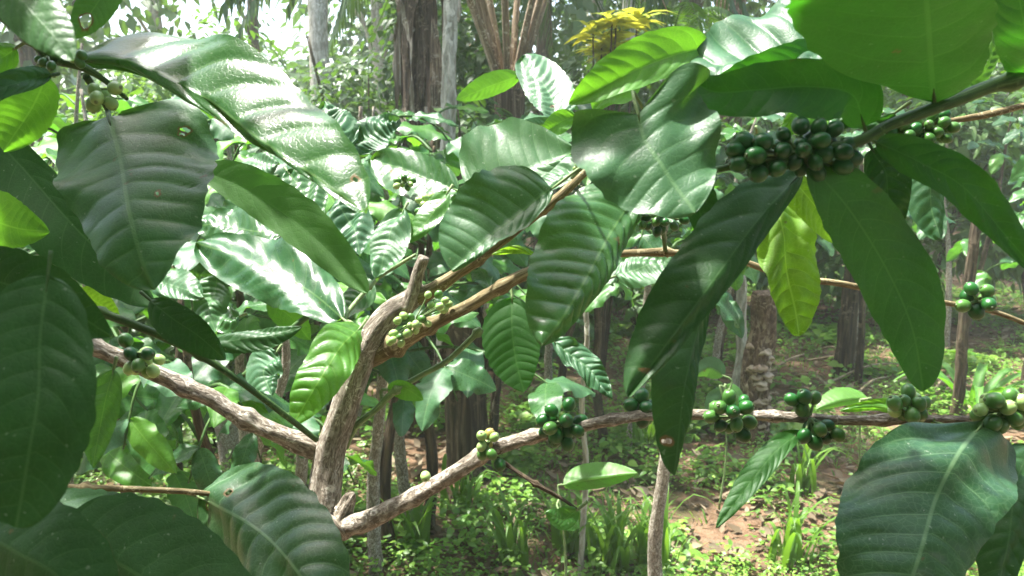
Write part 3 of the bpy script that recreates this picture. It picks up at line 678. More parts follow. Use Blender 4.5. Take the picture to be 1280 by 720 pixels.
# ------------------------------------------------------------------ unseen leaves added just outside the frame along sun rays, to shade leaves below
SUNW = np.array(SUNV) / np.linalg.norm(SUNV)
KEEP = np.array([P(*q) for q in ((760, 170, .55), (870, 140, .57), (850, 220, .51), (800, 200, .53), (640, 180, .87), (690, 180, .85), (600, 270, .75), (640, 262, .77), (780, 80, .76), (820, 70, .77), (940, 50, .68), (1010, 45, .69), (200, 95, .73), (260, 100, .70), (350, 140, .68), (420, 200, .66), (992, 330, .79), (400, 460, .92), (460, 440, .97), (500, 390, .97), (600, 380, .93), (330, 535, .96), (230, 485, .95), (560, 600, .92), (610, 555, .88), (750, 260, .87))])
def added_shade_leaves(plant, spots, seed, size=(.12, .17), anchor=None):
    rs = np.random.default_rng(seed)
    cs = []; got = {}
    for (x, y, d, n, jit) in spots:
        for k in range(n * 14):
            if got.get((x, y), 0) >= n: break
            q = P(x + rs.normal(0, jit), y + rs.normal(0, jit), d)
            t = rs.uniform(.28, .5)
            for _ in range(60):
                c = q + SUNW * t; L = .12
                cc = BASIS @ (c - CAM_ORG); dep = -cc[2]
                if dep <= .03: break
                px = 640 + cc[0] / dep * F; py = 360 - cc[1] / dep * F; mrg = 60 + L / dep * F
                if py < -mrg or px < -mrg or px > 1280 + mrg: break
                t += .05
            e_ = c[None] - KEEP; tt = e_ @ SUNW
            if (np.linalg.norm(e_ - tt[:, None] * SUNW, axis=1)[tt > 0] < (.04 if jit < 8 else .085)).any(): continue
            got[(x, y)] = got.get((x, y), 0) + 1
            cs.append(c)
            a = rs.uniform(0, 6.28); L = rs.uniform(*size)
            dv = np.array([math.cos(a), math.sin(a), 0]); sd = np.array([-math.sin(a), math.cos(a), 0])
            u = np.linspace(0, 1, 16)[:, None]
            m_ = c - dv * L * .5 + dv * L * u - np.array([0, 0, 1]) * L * .2 * (u * u - .3)
            lp = np.repeat((sd * L * .24)[None], 16, 0)
            v, f, at = blade(m_, lp, -lp, n=16, m=4, corr=.001, seed=k)
            mesh_obj('leaf', v, f, ML['gloss'], plant, True, at, flip=True)
    cs = np.array(cs); m_ = cs.mean(0)
    if anchor is not None:
        tube('branch', [np.array(anchor), (np.array(anchor) + m_) / 2 + np.array([0, 0, .06]), m_, cs[np.argmax(np.linalg.norm(cs - np.array(anchor), axis=1))]], [.009, .007, .005, .002], M_green, plant, sides=8, n=30)  # unseen branch added to carry the shading leaves
added_shade_leaves(B, [(1000, 185, .56, 4, 40), (930, 300, .60, 3, 20), (850, 400, .57, 3, 20), (850, 520, .6, 3, 15), (1080, 280, .58, 3, 15), (1150, 400, .6, 4, 20), (1200, 250, .58, 2, 20), (1260, 300, .58, 2, 15), (1130, 60, .5, 4, 50), (1230, 30, .5, 2, 20), (960, 600, .77, 1, 8), (1100, 600, .66, 4, 20), (1150, 560, .68, 3, 20), (1080, 680, .64, 4, 20), (1240, 580, .68, 3, 12), (1120, 640, .65, 3, 20), (930, 250, .61, 3, 6), (900, 300, .59, 3, 7), (870, 350, .57, 3, 7), (830, 410, .56, 3, 7), (950, 230, .61, 2, 6), (810, 450, .55, 2, 6), (850, 500, .6, 2, 6), (1190, 680, .64, 3, 20), (705, 350, .83, 3, 14), (730, 290, .86, 1, 8)], 71, anchor=(.9, .6, 2.15))
added_shade_leaves(C, [(215, 290, .63, 2, 6), (150, 165, .73, 1, 5), (200, 160, .72, 1, 5), (1060, 590, .64, 3, 6), (1075, 640, .63, 3, 6), (1120, 560, .67, 2, 6), (690, 390, .79, 2, 7), (720, 320, .83, 2, 7), (750, 290, .85, 1, 6), (690, 330, .83, 2, 7), (40, 230, .88, 4, 25), (110, 310, .85, 3, 20), (140, 260, .66, 3, 20), (60, 430, .42, 4, 40), (40, 540, .42, 4, 40), (0, 400, .45, 3, 30), (100, 300, .6, 4, 40), (60, 370, .55, 3, 20), (240, 410, .73, 2, 15), (150, 660, .56, 4, 50), (60, 680, .46, 4, 40), (250, 690, .55, 3, 30), (330, 680, .72, 4, 30)], 72, anchor=(-.72, .7, 2.25))
# ------------------------------------------------------------------ generic leaf meshes for the shrubs behind
def generic_leaf_mesh(k, mat):
    rs = np.random.default_rng(300 + k)
    t = np.linspace(0, 1, 30)
    dr = rs.uniform(.15, .5); sw = rs.uniform(-.12, .12)
    mid_ = np.stack([t * (1 - .12 * dr), sw * t * t, .12 * t - dr * t * t], 1)
    wd = rs.uniform(.19, .26); fold = rs.uniform(-.1, .45)
    lp = np.repeat(np.array([[0, wd, wd * fold]]), 30, 0); lm = np.repeat(np.array([[0, -wd, wd * fold]]), 30, 0)
    v, f, at = blade(mid_, lp, lm, n=30, m=6, corr=.011, veins=9, wave=.10, seed=k, prof=(rs.uniform(.42, .6), rs.uniform(.6, .8)), curlp=-.25, curlm=-.25)
    v3 = v.reshape(30, -1, 3); nrm = np.cross(v3[16, 6] - v3[14, 6], v3[15, 8] - v3[15, 4])
    o = mesh_obj('leaf', v, f, mat, None, True, at, flip=bool(nrm[2] > 0)); me = o.data
    bpy.data.objects.remove(o)
    return me
GL = {k: [generic_leaf_mesh(i + 10 * j, ML[k]) for i in range(5)] for j, k in enumerate(('gloss', 'wax', 'mid', 'young', 'dark'))}

def frame_quat(d, up):
    d = Vector(d).normalized(); up = Vector(up)
    s = up.cross(d).normalized(); u = d.cross(s)
    return Matrix((d, s, u)).transposed().to_quaternion()

def put_leaf(plant, pos, d, up, L, kind, rs):
    o = bpy.data.objects.new('leaf', GL[kind][rs.integers(5)]); COL.objects.link(o); o.parent = plant
    o.location = Vector((np.asarray(pos) - np.array(plant.location)).tolist())
    o.rotation_mode = 'QUATERNION'; o.rotation_quaternion = frame_quat(d, up)
    o.scale = (L, L * rs.uniform(.85, 1.15) * (1 if rs.random() < .5 else -1) * 1.0, L)
    if o.scale[1] < 0: o.scale = (L, -o.scale[1], L)
    return o

# batch leaves as simple folded blades for far foliage
def leaf_batch(soup, pos, d, up, L, Wd, droop=.25, fold=.25, seed=0, mi=0):
    rs = np.random.default_rng(seed)
    n = len(pos)
    d = d / (np.linalg.norm(d, axis=1, keepdims=True) + 1e-9)
    s = np.cross(up, d); s /= np.linalg.norm(s, axis=1, keepdims=True) + 1e-9
    u = np.cross(d, s)
    T = np.array([0, .28, .65, 1.0]); Wt = np.array([.06, .95, .75, .03])
    L = L[:, None]; Wd = Wd[:, None]
    V = np.zeros((n, 4, 3, 3))
    for i in range(4):
        c = pos + d * L * T[i] - np.array([0, 0, 1.0]) * L * droop * T[i] ** 2
        for j, q in enumerate((-1, 0, 1)):
            V[:, i, j] = c + s * q * Wd * Wt[i] + u * abs(q) * Wd * Wt[i] * fold
    base = grid_faces(4, 3)
    f = (np.arange(n)[:, None, None] * 12 + base[None]).reshape(-1, 4)
    soup.add(V.reshape(-1, 3), f, np.repeat(rs.uniform(0, 1, n), 12), mi)

def rand_dirs(n, rs, zlo=-.5, zhi=.4):
    a = rs.uniform(0, 2 * math.pi, n); z = rs.uniform(zlo, zhi, n); q = np.sqrt(1 - z * z)
    return np.stack([q * np.cos(a), q * np.sin(a), z], 1)

# ------------------------------------------------------------------ coffee shrubs (individual leaves)
KINDSETS = {'lit': ['gloss', 'wax', 'wax', 'mid', 'gloss', 'young'], 'deep': ['dark', 'gloss', 'wax', 'mid', 'dark'], 'fresh': ['mid', 'young', 'gloss', 'mid']}
def shrub(x, y, h, z0, label, nbr=16, reach=.6, leaves=95, kinds='lit', seed=0, stems=1, Ls=(.13, .21), lean=(0, 0)):
    rs = np.random.default_rng(seed)
    p = empty('coffee_shrub', (x, y, 0), label, 'coffee shrub', 'coffee shrubs behind the near plants')
    cnt = 0
    tops = []
    for s in range(stems):
        a = rs.uniform(0, 6.28); o = .06 * (stems > 1)
        pts = [np.array([x + o * math.cos(a), y + o * math.sin(a), -.05])]
        for k in range(1, 6):
            q = k / 5
            pts.append(np.array([x + (o + .18 * q * (stems > 1)) * math.cos(a) + lean[0] * q + rs.normal(0, .02), y + (o + .18 * q * (stems > 1)) * math.sin(a) + lean[1] * q + rs.normal(0, .02), h * q * (1 - .06 * s)]))
        tube('trunk', pts, list(np.linspace(.026, .006, 6)), M_bark if s % 2 == 0 else M_trunkd, p, sides=12, n=60, rough=.12, ridge=.5, seed=seed + s)
        tops.append(catmull(pts, 60))
    for b in range(nbr):
        tp_ = tops[b % stems]
        q = z0 / h + (1 - z0 / h) * (b + .5) / nbr
        st = tp_[min(59, int(q * 59))]
        a = b * 2.4 + rs.normal(0, .3)
        r = reach * (1.05 - .6 * max(0, (q - .5) / .5)) * rs.uniform(.75, 1.1)
        dr = np.array([math.cos(a), math.sin(a), 0])
        bp_ = [st, st + dr * r * .4 + np.array([0, 0, .06]), st + dr * r * .75 + np.array([0, 0, .03]), st + dr * r + np.array([0, 0, -.08])]
        tube('branch', bp_, [.006, .005, .0035, .002], M_green, p, sides=6, n=12)
        c = catmull(bp_, 30)
        npair = max(2, int(leaves / nbr / 2))
        for i in range(npair):
            u = .25 + .75 * (i + .6) / npair
            pp = c[min(29, int(u * 29))]; tdir = c[min(29, int(u * 29))] - c[max(0, int(u * 29) - 2)]; tdir /= np.linalg.norm(tdir)
            sd = np.cross(tdir, [0, 0, 1]); sd /= np.linalg.norm(sd)
            for sg in (-1, 1):
                if cnt >= leaves: break
                d = tdir * rs.uniform(.3, .9) + sd * sg * rs.uniform(.7, 1.1) + np.array([0, 0, rs.uniform(-.35, .25)])
                up = np.array([rs.normal(-.12, .28), rs.normal(-.42, .3), .9])
                put_leaf(p, pp, d, up, rs.uniform(*Ls), KINDSETS[kinds][rs.integers(len(KINDSETS[kinds]))], rs)
                cnt += 1
    return p

def gx(px, dist):   # world x,y for a pixel column at a ground distance
    return ((px - 640) / F * (dist * cp + CAMZ * sp) , dist)

# nearest sunny shrub with the hand placed white-shining leaves
xs, ys = gx(285, 1.9)
E = shrub(xs, ys, 1.25, .85, 'coffee shrub with sun bleached shiny leaves just left of the bare forked trunk', 12, .42, 40, 'lit', 51, 2, (.12, .18))
E1 = [
 ([(428, 398, 1.22), (385, 362, 1.27), (335, 335, 1.32), (246, 305, 1.40)], 38, 36, 'gloss', dict(glint=.85, tp=-8, tm=-8, corr=.0035, wave=.06, pet=(450, 424, 1.2), prof=(.5, .5))),
 ([(352, 292, 1.45), (320, 290, 1.46), (285, 282, 1.47), (240, 284, 1.5)], 24, 28, 'gloss', dict(glint=.82, corr=.004, wave=.1)),
 ([(272, 345, 1.4), (266, 370, 1.36), (262, 390, 1.33), (270, 418, 1.3)], 24, 26, 'wax', dict(glint=.7, tp=-10, tm=5, corr=.004)),
 ([(195, 350, 1.4), (210, 355, 1.38), (230, 362, 1.36), (255, 372, 1.34)], 22, 14, 'wax', dict(glint=.8, corr=.003)),
 ([(346, 440, 1.2), (336, 455, 1.18), (330, 470, 1.17), (340, 494, 1.16)], 22, 30, 'wax', dict(glint=.7, tm=-15, corr=.003)),
 ([(338, 368, 1.35), (350, 385, 1.35), (365, 398, 1.35), (388, 425, 1.35)], 20, 18, 'young', dict(face='under', tp=20)),
 ([(572, 238, 1.30), (540, 226, 1.27), (505, 212, 1.25), (463, 199, 1.24)], 34, 28, 'gloss', dict(glint=.82, tp=5, tm=25, corr=.003, prof=(.5, .5))),
 ([(448, 195, 1.5), (455, 178, 1.52), (475, 160, 1.54), (500, 150, 1.56)], 24, 28, 'wax', dict(glint=.7, corr=.009, veins=12)),
 ([(440, 188, 1.5), (425, 168, 1.5), (412, 150, 1.5), (405, 128, 1.5)], 30, 28, 'wax', dict(glint=.82, corr=.009, veins=11)),
 ([(420, 250, 1.35), (435, 275, 1.32), (445, 290, 1.3), (450, 320, 1.3)], 28, 34, 'wax', dict(glint=.7, corr=.006)),
 ([(360, 215, 1.5), (375, 235, 1.47), (385, 250, 1.45), (400, 280, 1.44)], 30, 32, 'gloss', dict(glint=.82, corr=.005)),
 ([(505, 262, 1.2), (490, 290, 1.2), (480, 320, 1.18), (470, 350, 1.17)], 26, 24, 'wax', dict(glint=.8, corr=.004)),
 ([(560, 240, 1.2), (545, 262, 1.19), (530, 280, 1.18), (505, 305, 1.18)], 14, 18, 'mid', dict(tp=20, tm=-30)),
 ([(228, 300, 1.5), (205, 300, 1.5), (190, 310, 1.5), (165, 330, 1.5)], 16, 16, 'young', dict(face='under')),
 ([(440, 345, 1.5), (455, 365, 1.5), (440, 380, 1.5), (420, 400, 1.5)], 16, 20, 'gloss', dict(glint=.7, corr=.004)),
 ([(300, 395, 1.5), (285, 400, 1.5), (262, 392, 1.5), (240, 395, 1.5)], 16, 20, 'gloss', dict(glint=.82, corr=.004)),
 ([(250, 225, 1.7), (235, 240, 1.7), (230, 262, 1.7), (238, 290, 1.7)], 22, 22, 'wax', dict(glint=.7, corr=.005)),
 ([(300, 230, 1.7), (310, 215, 1.7), (330, 208, 1.7), (350, 205, 1.7)], 22, 22, 'wax', dict(glint=.82, corr=.005)),
]
for mid_, a, b, mt, kw in E1:
    leaf(E, mid_, a, b, mt, n=60, m=9, petr=1.8, **kw)
stem(E, 'twig', [(450, 424, 1.2, 3), (440, 405, 1.22, 3), (432, 395, 1.25, 3), (470, 350, 1.3, 3), (500, 330, 1.3, 2.5), (520, 318, 1.3, 2)], M_greenlt, .05, .2, 8, knots=((.3, .6), (.6, .6)))
stem(E, 'twig', [(305, 470, 1.25, 4), (345, 430, 1.25, 4), (372, 405, 1.25, 4), (395, 388, 1.25, 3)], M_green, .05, .2, 8)
cluster(E, [(540, 262, 24, 18)], 1.25, 5, 22, ('pale', 'mid'), 41)
cluster(E, [(505, 228, 12, 8)], 1.3, 4.5, 8, ('pale', 'mid'), 42)

xs, ys = gx(826, 2.3)
Fp = shrub(xs, ys, 1.45, 1.1, 'coffee shrub behind the broad heart shaped leaf, one pale folded leaf on top', 12, .34, 36, 'lit', 62, 1, (.11, .17))
for mid_, a, b, mt, kw in [
 ([(703, 148, 1.4), (692, 125, 1.38), (675, 100, 1.36), (652, 72, 1.36)], 26, 32, 'wax', dict(glint=.9, corr=.006, veins=12, face='top', prof=(.35, .35))),
 ([(690, 150, 1.4), (678, 155, 1.4), (660, 158, 1.4), (640, 160, 1.4)], 10, 10, 'wax', dict(tp=-50)),
 ([(745, 205, 1.1), (720, 212, 1.08), (695, 225, 1.07), (668, 250, 1.07)], 12, 24, 'wax', dict(glint=1.0, corr=.004)),
 ([(800, 100, 1.2), (780, 115, 1.2), (760, 120, 1.2), (742, 140, 1.2)], 14, 30, 'young', dict(face='under', tp=10, tm=10)),
 ([(720, 145, 1.1), (705, 150, 1.1), (692, 158, 1.1), (675, 168, 1.1)], 14, 14, 'young', dict(face='under', tp=10, tm=10)),
 ([(650, 95, 1.9), (620, 105, 1.9), (595, 115, 1.9), (570, 125, 1.9)], 12, 16, 'young', dict(face='under', tp=-20, tm=10)),
 ([(770, 345, 1.15), (800, 335, 1.13), (820, 330, 1.12), (850, 330, 1.12)], 18, 24, 'wax', dict(glint=.8, corr=.003)),
]:
    leaf(Fp, mid_, a, b, mt, n=56, m=8, petr=1.8, **kw)

# more shrubs: (pixel column, ground distance, height, first leaves, label, kinds, leaves, stems, reach)
SH = [
 (150, 2.3, 1.58, .9, 'leafy coffee shrub behind the broad grey green leaf near the left edge', 'lit', 96, 2, .62),
 (60, 1.7, 1.5, .75, 'yellow green coffee shrub seen through the dark leaves at the left edge', 'fresh', 70, 1, .45),
 (330, 2.9, 1.74, .95, 'coffee shrub rising below the pale straight tree trunk', 'lit', 98, 2, .75),
 (470, 2.7, 1.62, .85, 'coffee shrub in front of the dry banana stems', 'lit', 98, 2, .7),
 (600, 3.8, 1.68, 1.0, 'coffee shrub between the dry banana stems and the palm', 'lit', 96, 2, .7),
 (770, 3.9, 1.70, 1.05, 'coffee shrub under the yellow leaved bush', 'lit', 90, 2, .6),
 (880, 4.8, 1.66, 1.05, 'coffee shrub behind the big hanging leaf in the middle right', 'deep', 90, 2, .65),
 (1080, 5.1, 1.74, 1.05, 'coffee shrub behind the dense berry cluster', 'lit', 96, 2, .75),
 (1262, 4.3, 1.65, .85, 'coffee shrub at the right edge beside the thin brown post', 'fresh', 92, 2, .55),
 (1190, 5.9, 1.9, .95, 'farther coffee shrub near the right edge, behind the thin brown post', 'lit', 90, 2, .75),
 (690, 4.4, 1.75, .85, 'farther coffee shrub behind the dark banana stem', 'deep', 96, 2, .8),
 (205, 3.1, 1.72, .8, 'coffee shrub filling the gap under the long shining leaf at the left', 'lit', 96, 2, .6),
 (385, 2.35, 1.5, .8, 'low coffee shrub close behind the bare forked trunk', 'lit', 80, 1, .42),
 (530, 3.0, 1.6, .9, 'coffee shrub just right of the fork, behind its two upper branches', 'fresh', 96, 2, .6),
 (260, 4.4, 1.85, .8, 'farther coffee shrub left of the pale straight tree trunk', 'lit', 96, 2, .8),
 (110, 3.8, 1.95, .7, 'tall coffee shrub far left under the bright sky', 'lit', 96, 2, .8),
 (430, 4.2, 1.7, .8, 'farther coffee shrub right of the pale straight tree trunk', 'deep', 96, 2, .75),
]
for i, (px, ds, h, z0, lb, kd, nl, ns, rc) in enumerate(SH):
    x_, y_ = gx(px, ds)
    shrub(x_, y_, h, z0, lb, 18, rc, nl, kd, 200 + i, ns, (.14, .22))

# ------------------------------------------------------------------ materials of the background
MC_far = crowd_mat('far_foliage', (0.040, 0.085, 0.030), (0.10, 0.17, 0.07), (0.12, 0.26, 0.02))
MC_mid = crowd_mat('bush_foliage', (0.045, 0.11, 0.025), (0.11, 0.22, 0.055), (0.18, 0.38, 0.02))
MC_lit = crowd_mat('pale_foliage', (0.06, 0.13, 0.04), (0.15, 0.26, 0.08), (0.25, 0.45, 0.05))
MC_yel = crowd_mat('yellow_foliage', (0.30, 0.42, 0.05), (0.52, 0.60, 0.09), (0.75, 0.70, 0.06), .35)
MC_grass = crowd_mat('grass_blades', (0.05, 0.13, 0.02), (0.15, 0.28, 0.05), (0.25, 0.5, 0.03), .4)
MC_weed = crowd_mat('weed_leaves', (0.07, 0.19, 0.022), (0.25, 0.41, 0.06), (0.22, 0.48, 0.02), .32, .42, .5)
MC_litter = crowd_mat('dry_leaves', (0.11, 0.08, 0.045), (0.33, 0.27, 0.18), (0.25, 0.14, 0.05), .15, .7, .2)
MC_palm = crowd_mat('palm_leaflets', (0.025, 0.065, 0.025), (0.07, 0.13, 0.05), (0.12, 0.24, 0.03), .25, .5)

def ellipsoid_pts(n, c, r, rs, shell=.55):
    d = rs.normal(0, 1, (n, 3)); d /= np.linalg.norm(d, axis=1, keepdims=True)
    q = (shell + (1 - shell) * rs.uniform(0, 1, n) ** .6)[:, None]
    return np.asarray(c) + d * q * np.asarray(r), d

def leafy(soup, lobes, n, L, Wd, rs, seed, droop=.3):
    vol = np.array([l[1][0] * l[1][1] * l[1][2] for l in lobes]) ** .67; vol /= vol.sum()
    for (c, r), f in zip(lobes, vol):
        k = max(8, int(n * f))
        p, d = ellipsoid_pts(k, c, r, rs, .35)
        nrm = d * .6 + np.array([0, 0, .8]) + rs.normal(0, .35, (k, 3))
        dirs = np.cross(nrm, rs.normal(0, 1, (k, 3))) + d * .4 - np.array([0, 0, .25])
        leaf_batch(soup, p, dirs, nrm, rs.uniform(*L, k), rs.uniform(*Wd, k), droop, .2, seed)

def tree(x, y, h, rad, label, crown_z, crown_r, mat_t, mat_c, n=4200, L=(.10, .2), Wd=(.03, .06), seed=0, lean=0.0, cat='tree', group='trees of the wood behind', lobes=9, name='tree'):
    rs = np.random.default_rng(seed)
    p = empty(name, (x, y, 0), label, cat, group)
    pts = [np.array([x + lean * h * q ** 1.3 + rs.normal(0, .03) * h * .1, y + rs.normal(0, .03) * h * .1, -.1 + h * q]) for q in np.linspace(0, 1, 7)]
    rr = list(rad * np.linspace(1.15, .45, 7))
    tube('trunk', pts, rr, mat_t, p, sides=20, n=90, rough=.10, ridge=.4, seed=seed)
    c = catmull(pts, 50)
    lb = []
    for k in range(lobes):
        a = k * 2.4 + rs.normal(0, .3); q = rs.uniform(.55, 1.0)
        st = c[int(min(49, (crown_z / h + (1 - crown_z / h) * rs.uniform(0, .9)) * 49))]
        e = np.array([pts[-1][0] + math.cos(a) * crown_r * q, pts[-1][1] + math.sin(a) * crown_r * q, crown_z + (h - crown_z) * rs.uniform(.1, 1.1)])
        tube('limb', [st, (st + e) / 2 + np.array([0, 0, .15]), e], [rad * .3, rad * .2, rad * .08], mat_t, p, sides=7, n=12, rough=.05)
        lb.append((e, (crown_r * rs.uniform(.4, .6), crown_r * rs.uniform(.4, .6), (h - crown_z) * rs.uniform(.22, .36))))
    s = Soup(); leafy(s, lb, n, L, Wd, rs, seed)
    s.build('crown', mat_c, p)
    return p

def bush(x, y, h, r, label, mat_c, n=2200, L=(.06, .12), Wd=(.02, .035), seed=0, z0=.2, cat='bush', group='bushes under the trees', name='bush'):
    rs = np.random.default_rng(seed)
    p = empty(name, (x, y, 0), label, cat, group)
    for k in range(5):
        a = k * 1.3 + rs.normal(0, .2)
        e = np.array([x + math.cos(a) * r * .5, y + math.sin(a) * r * .5, h * rs.uniform(.7, .95)])
        tube('stem', [np.array([x, y, -.05]), np.array([x + math.cos(a) * r * .2, y + math.sin(a) * r * .2, h * .4]), e], [.02, .014, .006], M_trunkd, p, sides=7, n=14, rough=.05)
    lb = [((x + rs.normal(0, r * .42), y + rs.normal(0, r * .42), rs.uniform(z0 + .15 * h, h * .92)), (r * rs.uniform(.3, .5), r * rs.uniform(.3, .5), h * rs.uniform(.12, .24))) for _ in range(9)]
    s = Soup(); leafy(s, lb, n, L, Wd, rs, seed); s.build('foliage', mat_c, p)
    return p

# trees that the photograph shows
tx, ty = gx(412, 9.5)
tree(tx, ty, 8.5, .12, 'straight pale grey tree trunk standing against the dark bushes, upper left of centre', 6.5, 1.6, M_trunkp, MC_far, seed=401, n=1800)
tx, ty = gx(905, 7.5)
tree(tx, ty, 8.5, .15, 'tree with a rough tan trunk at the top, right of the yellow leaved bush', 6.5, 1.6, M_stump, MC_far, seed=402, n=800)
tx, ty = gx(672, 10)
tree(tx, ty, 9, .10, 'slim brown tree trunk behind the palm', 5.5, 2.2, M_trunkd, MC_far, seed=403, n=1800, lean=.02)
tx, ty = gx(778, 9)
tree(tx, ty, 8, .09, 'slender tree trunk directly above the yellow leaved bush', 5.0, 2.0, M_trunkp, MC_far, seed=404, n=500)
for i, (px, ds, h, cz, cr, lb) in enumerate([
 (215, 13, 8, 3.0, 2.4, 'bright leafy tree at the top left with sky showing through'),
 (330, 15, 9, 3.2, 2.6, 'dense tree behind and left of the pale straight trunk'),
 (480, 14, 9, 2.6, 2.6, 'dense dark tree between the pale straight trunk and the dry banana stems'),
 (600, 15, 10, 2.6, 2.8, 'dark tree behind the dry banana stems'),
 (740, 13, 9, 2.4, 2.6, 'dark tree behind the yellow leaved bush'),
 (860, 14, 9, 2.4, 2.8, 'dark tree behind the rough tan trunk'),
 (990, 12, 9, 2.2, 2.7, 'dark tree above the silvery ribbed leaf'),
 (1130, 12, 8, 2.0, 2.7, 'tree hidden mostly by the great green leaf at the top right'),
 (1270, 11, 8, 1.8, 2.5, 'dark tree at the right edge'),
 (60, 11, 7, 2.6, 2.0, 'tree behind the leaves of the top left corner'),
 (-120, 10, 8, 2.0, 2.4, 'tree just beyond the left edge of the view'),
]):
    tx, ty = gx(px, ds)
    tree(tx, ty, h, .11, lb, cz, cr, M_trunkd if i % 2 else M_trunkp, MC_lit if i == 0 else (MC_mid if i in (1, 9) else MC_far), seed=420 + i, n=2400 if i not in (0, 9) else 1000, L=(.12, .24), Wd=(.04, .075), lobes=11)

for i, (px, ds, h, r, mt, lb, z0) in enumerate([
 (465, 7.2, 2.7, 1.0, MC_far, 'small leaved dark bush between the pale trunk and the dry banana stems', .2),
 (350, 8.2, 2.5, 1.1, MC_mid, 'bush left of the pale straight trunk', .2),
 (240, 7.2, 2.15, 1.1, MC_lit, 'pale sunlit bush in the bright upper left', .2),
 (130, 6.6, 2.2, 1.0, MC_lit, 'pale bush above the broad grey green leaf at the left', .2),
 (590, 8.0, 2.9, 1.1, MC_far, 'dark bush right of the dry banana stems', .2),
 (725, 7.5, 2.5, 1.0, MC_far, 'dark bush right of the palm', .2),
 (850, 7.0, 2.3, 1.0, MC_far, 'dark bush behind the fern', .2),
 (1000, 7.0, 2.4, 1.2, MC_mid, 'bush behind the silvery ribbed leaf', .2),
 (1150, 6.6, 2.2, 1.1, MC_mid, 'bush behind the branch with dense berries at the right', .25),
 (1290, 6.4, 2.1, 1.0, MC_lit, 'sunlit bush at the right edge', .25),
 (560, 5.8, 1.9, .8, MC_mid, 'low bush at the feet of the dry banana stems', .1),
 (30, 5.4, 2.0, .9, MC_mid, 'bush behind the leaves of the left edge', .1),
]):
    tx, ty = gx(px, ds)
    bush(tx, ty, h, r, lb, mt, seed=500 + i, z0=z0, n=3000)

# plantation behind the photographer: it closes off the sky on that side
for i, (x_, y_, h_, r_, lb) in enumerate([(-3.2, -2.6, 5.5, 2.0, 'dense tree behind the viewpoint on the left'), (-.6, -3.4, 6.0, 2.2, 'dense tree straight behind the viewpoint'), (2.2, -3.0, 5.6, 2.1, 'dense tree behind the viewpoint on the right'), (-5.0, .2, 4.6, 1.7, 'dense tree beside the viewpoint on the left'), (4.6, -.4, 4.6, 1.7, 'dense tree beside the viewpoint on the right')]):
    tree(x_, y_, h_, .12, lb, .9, r_, M_trunkd, MC_far, seed=450 + i, n=2600, L=(.25, .4), Wd=(.1, .16), lobes=12, group='trees behind the viewpoint')

# low shade understory between the trunks at the left
for i, (px, ds, h, r, lb) in enumerate([
 (215, 4.9, .8, .6, 'low shaded undergrowth left of the leaning pale stems'),
 (350, 5.2, .7, .55, 'low shaded undergrowth right of the leaning pale stems'),
 (480, 5.4, .75, .55, 'low shaded undergrowth left of the dark banana stems'),
 (660, 5.6, .7, .6, 'low shaded undergrowth right of the dark banana stems'),
 (800, 6.2, .8, .7, 'low shaded undergrowth left of the peeling stump'),
 (60, 4.3, .8, .6, 'low shaded undergrowth at the left edge'),
]):
    tx, ty = gx(px, ds)
    bush(tx, ty, h, r, lb, MC_mid, seed=560 + i, z0=.02, n=1500, L=(.05, .1), Wd=(.02, .035), cat='undergrowth', group='low undergrowth in the shade')

# far wood behind everything, reads as one mass
s = Soup(); rs = np.random.default_rng(9)
lobes = []
for k in range(150):
    a = rs.uniform(-1.15, 1.15); dd = rs.uniform(17, 24)
    gap = (-.52 < a < -.2)
    lobes.append(((math.sin(a) * dd, math.cos(a) * dd, rs.uniform(.5, 3.5 if gap else 8.5)), (2.2, 1.6, rs.uniform(.9, 1.6))))
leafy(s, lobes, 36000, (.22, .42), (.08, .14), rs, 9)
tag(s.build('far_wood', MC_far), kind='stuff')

# ------------------------------------------------------------------ palm with hanging fronds
def frond(pts, rad, ll, nl, s_soup, rs, hang=.9, wl=.012, bare=.18):
    c = catmull(pts, nl)
    T = np.gradient(c, axis=0); T /= np.linalg.norm(T, axis=1, keepdims=True)
    for sg in (-1, 1):
        sd = np.cross(T, np.array([0, 0, 1.0])); sd /= np.linalg.norm(sd, axis=1, keepdims=True) + 1e-9
        u = np.linspace(0, 1, nl)
        env = np.clip(np.sin(math.pi * np.clip(u * .9 + .08, 0, 1)), .15, 1)
        ok = u > bare
        d = T * .5 + sd * sg * (1 - hang * .5) + np.array([0, 0, -hang]) * rs.uniform(.5, 1.1, (nl, 1))
        up = sd * sg * .8 + np.array([0, 0, .6]) + rs.normal(0, .2, (nl, 3))
        leaf_batch(s_soup, c[ok], d[ok], up[ok], (ll * env * rs.uniform(.85, 1.1, nl))[ok], np.full(ok.sum(), wl), .35, .3, int(rs.integers(9999)))

px_, py_ = gx(636, 6.6)
pal = empty('palm', (px_, py_, 0), 'palm with tan fanned leaf stalks and long dark hanging fronds at top centre', 'palm')
rs = np.random.default_rng(77)
base = np.array([px_, py_, 1.95])
tube('trunk', [np.array([px_, py_, -.1]), np.array([px_ + .02, py_, .9]), base], [.10, .09, .11], M_sheath_d, pal, sides=24, n=70, rough=.15, ridge=1.0)
for k in range(13):
    a = k * 2.4 + .4
    o_ = np.array([math.cos(a), math.sin(a) * .8, 0])
    hh = rs.uniform(1.3, 2.3); rch = rs.uniform(1.0, 1.9)
    pts = [base - np.array([0, 0, .15]), base + o_ * .34 * rch + np.array([0, 0, hh * .55]), base + o_ * rch * .75 + np.array([0, 0, hh]), base + o_ * rch * 1.05 + np.array([0, 0, hh * .85]), base + o_ * rch * 1.5 + np.array([0, 0, hh * .25])]
    fr = tube('frond', pts, [.030, .024, .016, .010, .004], M_fibre, pal, sides=8, n=30, rough=.05)
    s = Soup(); frond(pts, .01, .75, 60, s, rs, 1.0, .016, .36); s.build('leaflets', MC_palm, fr)

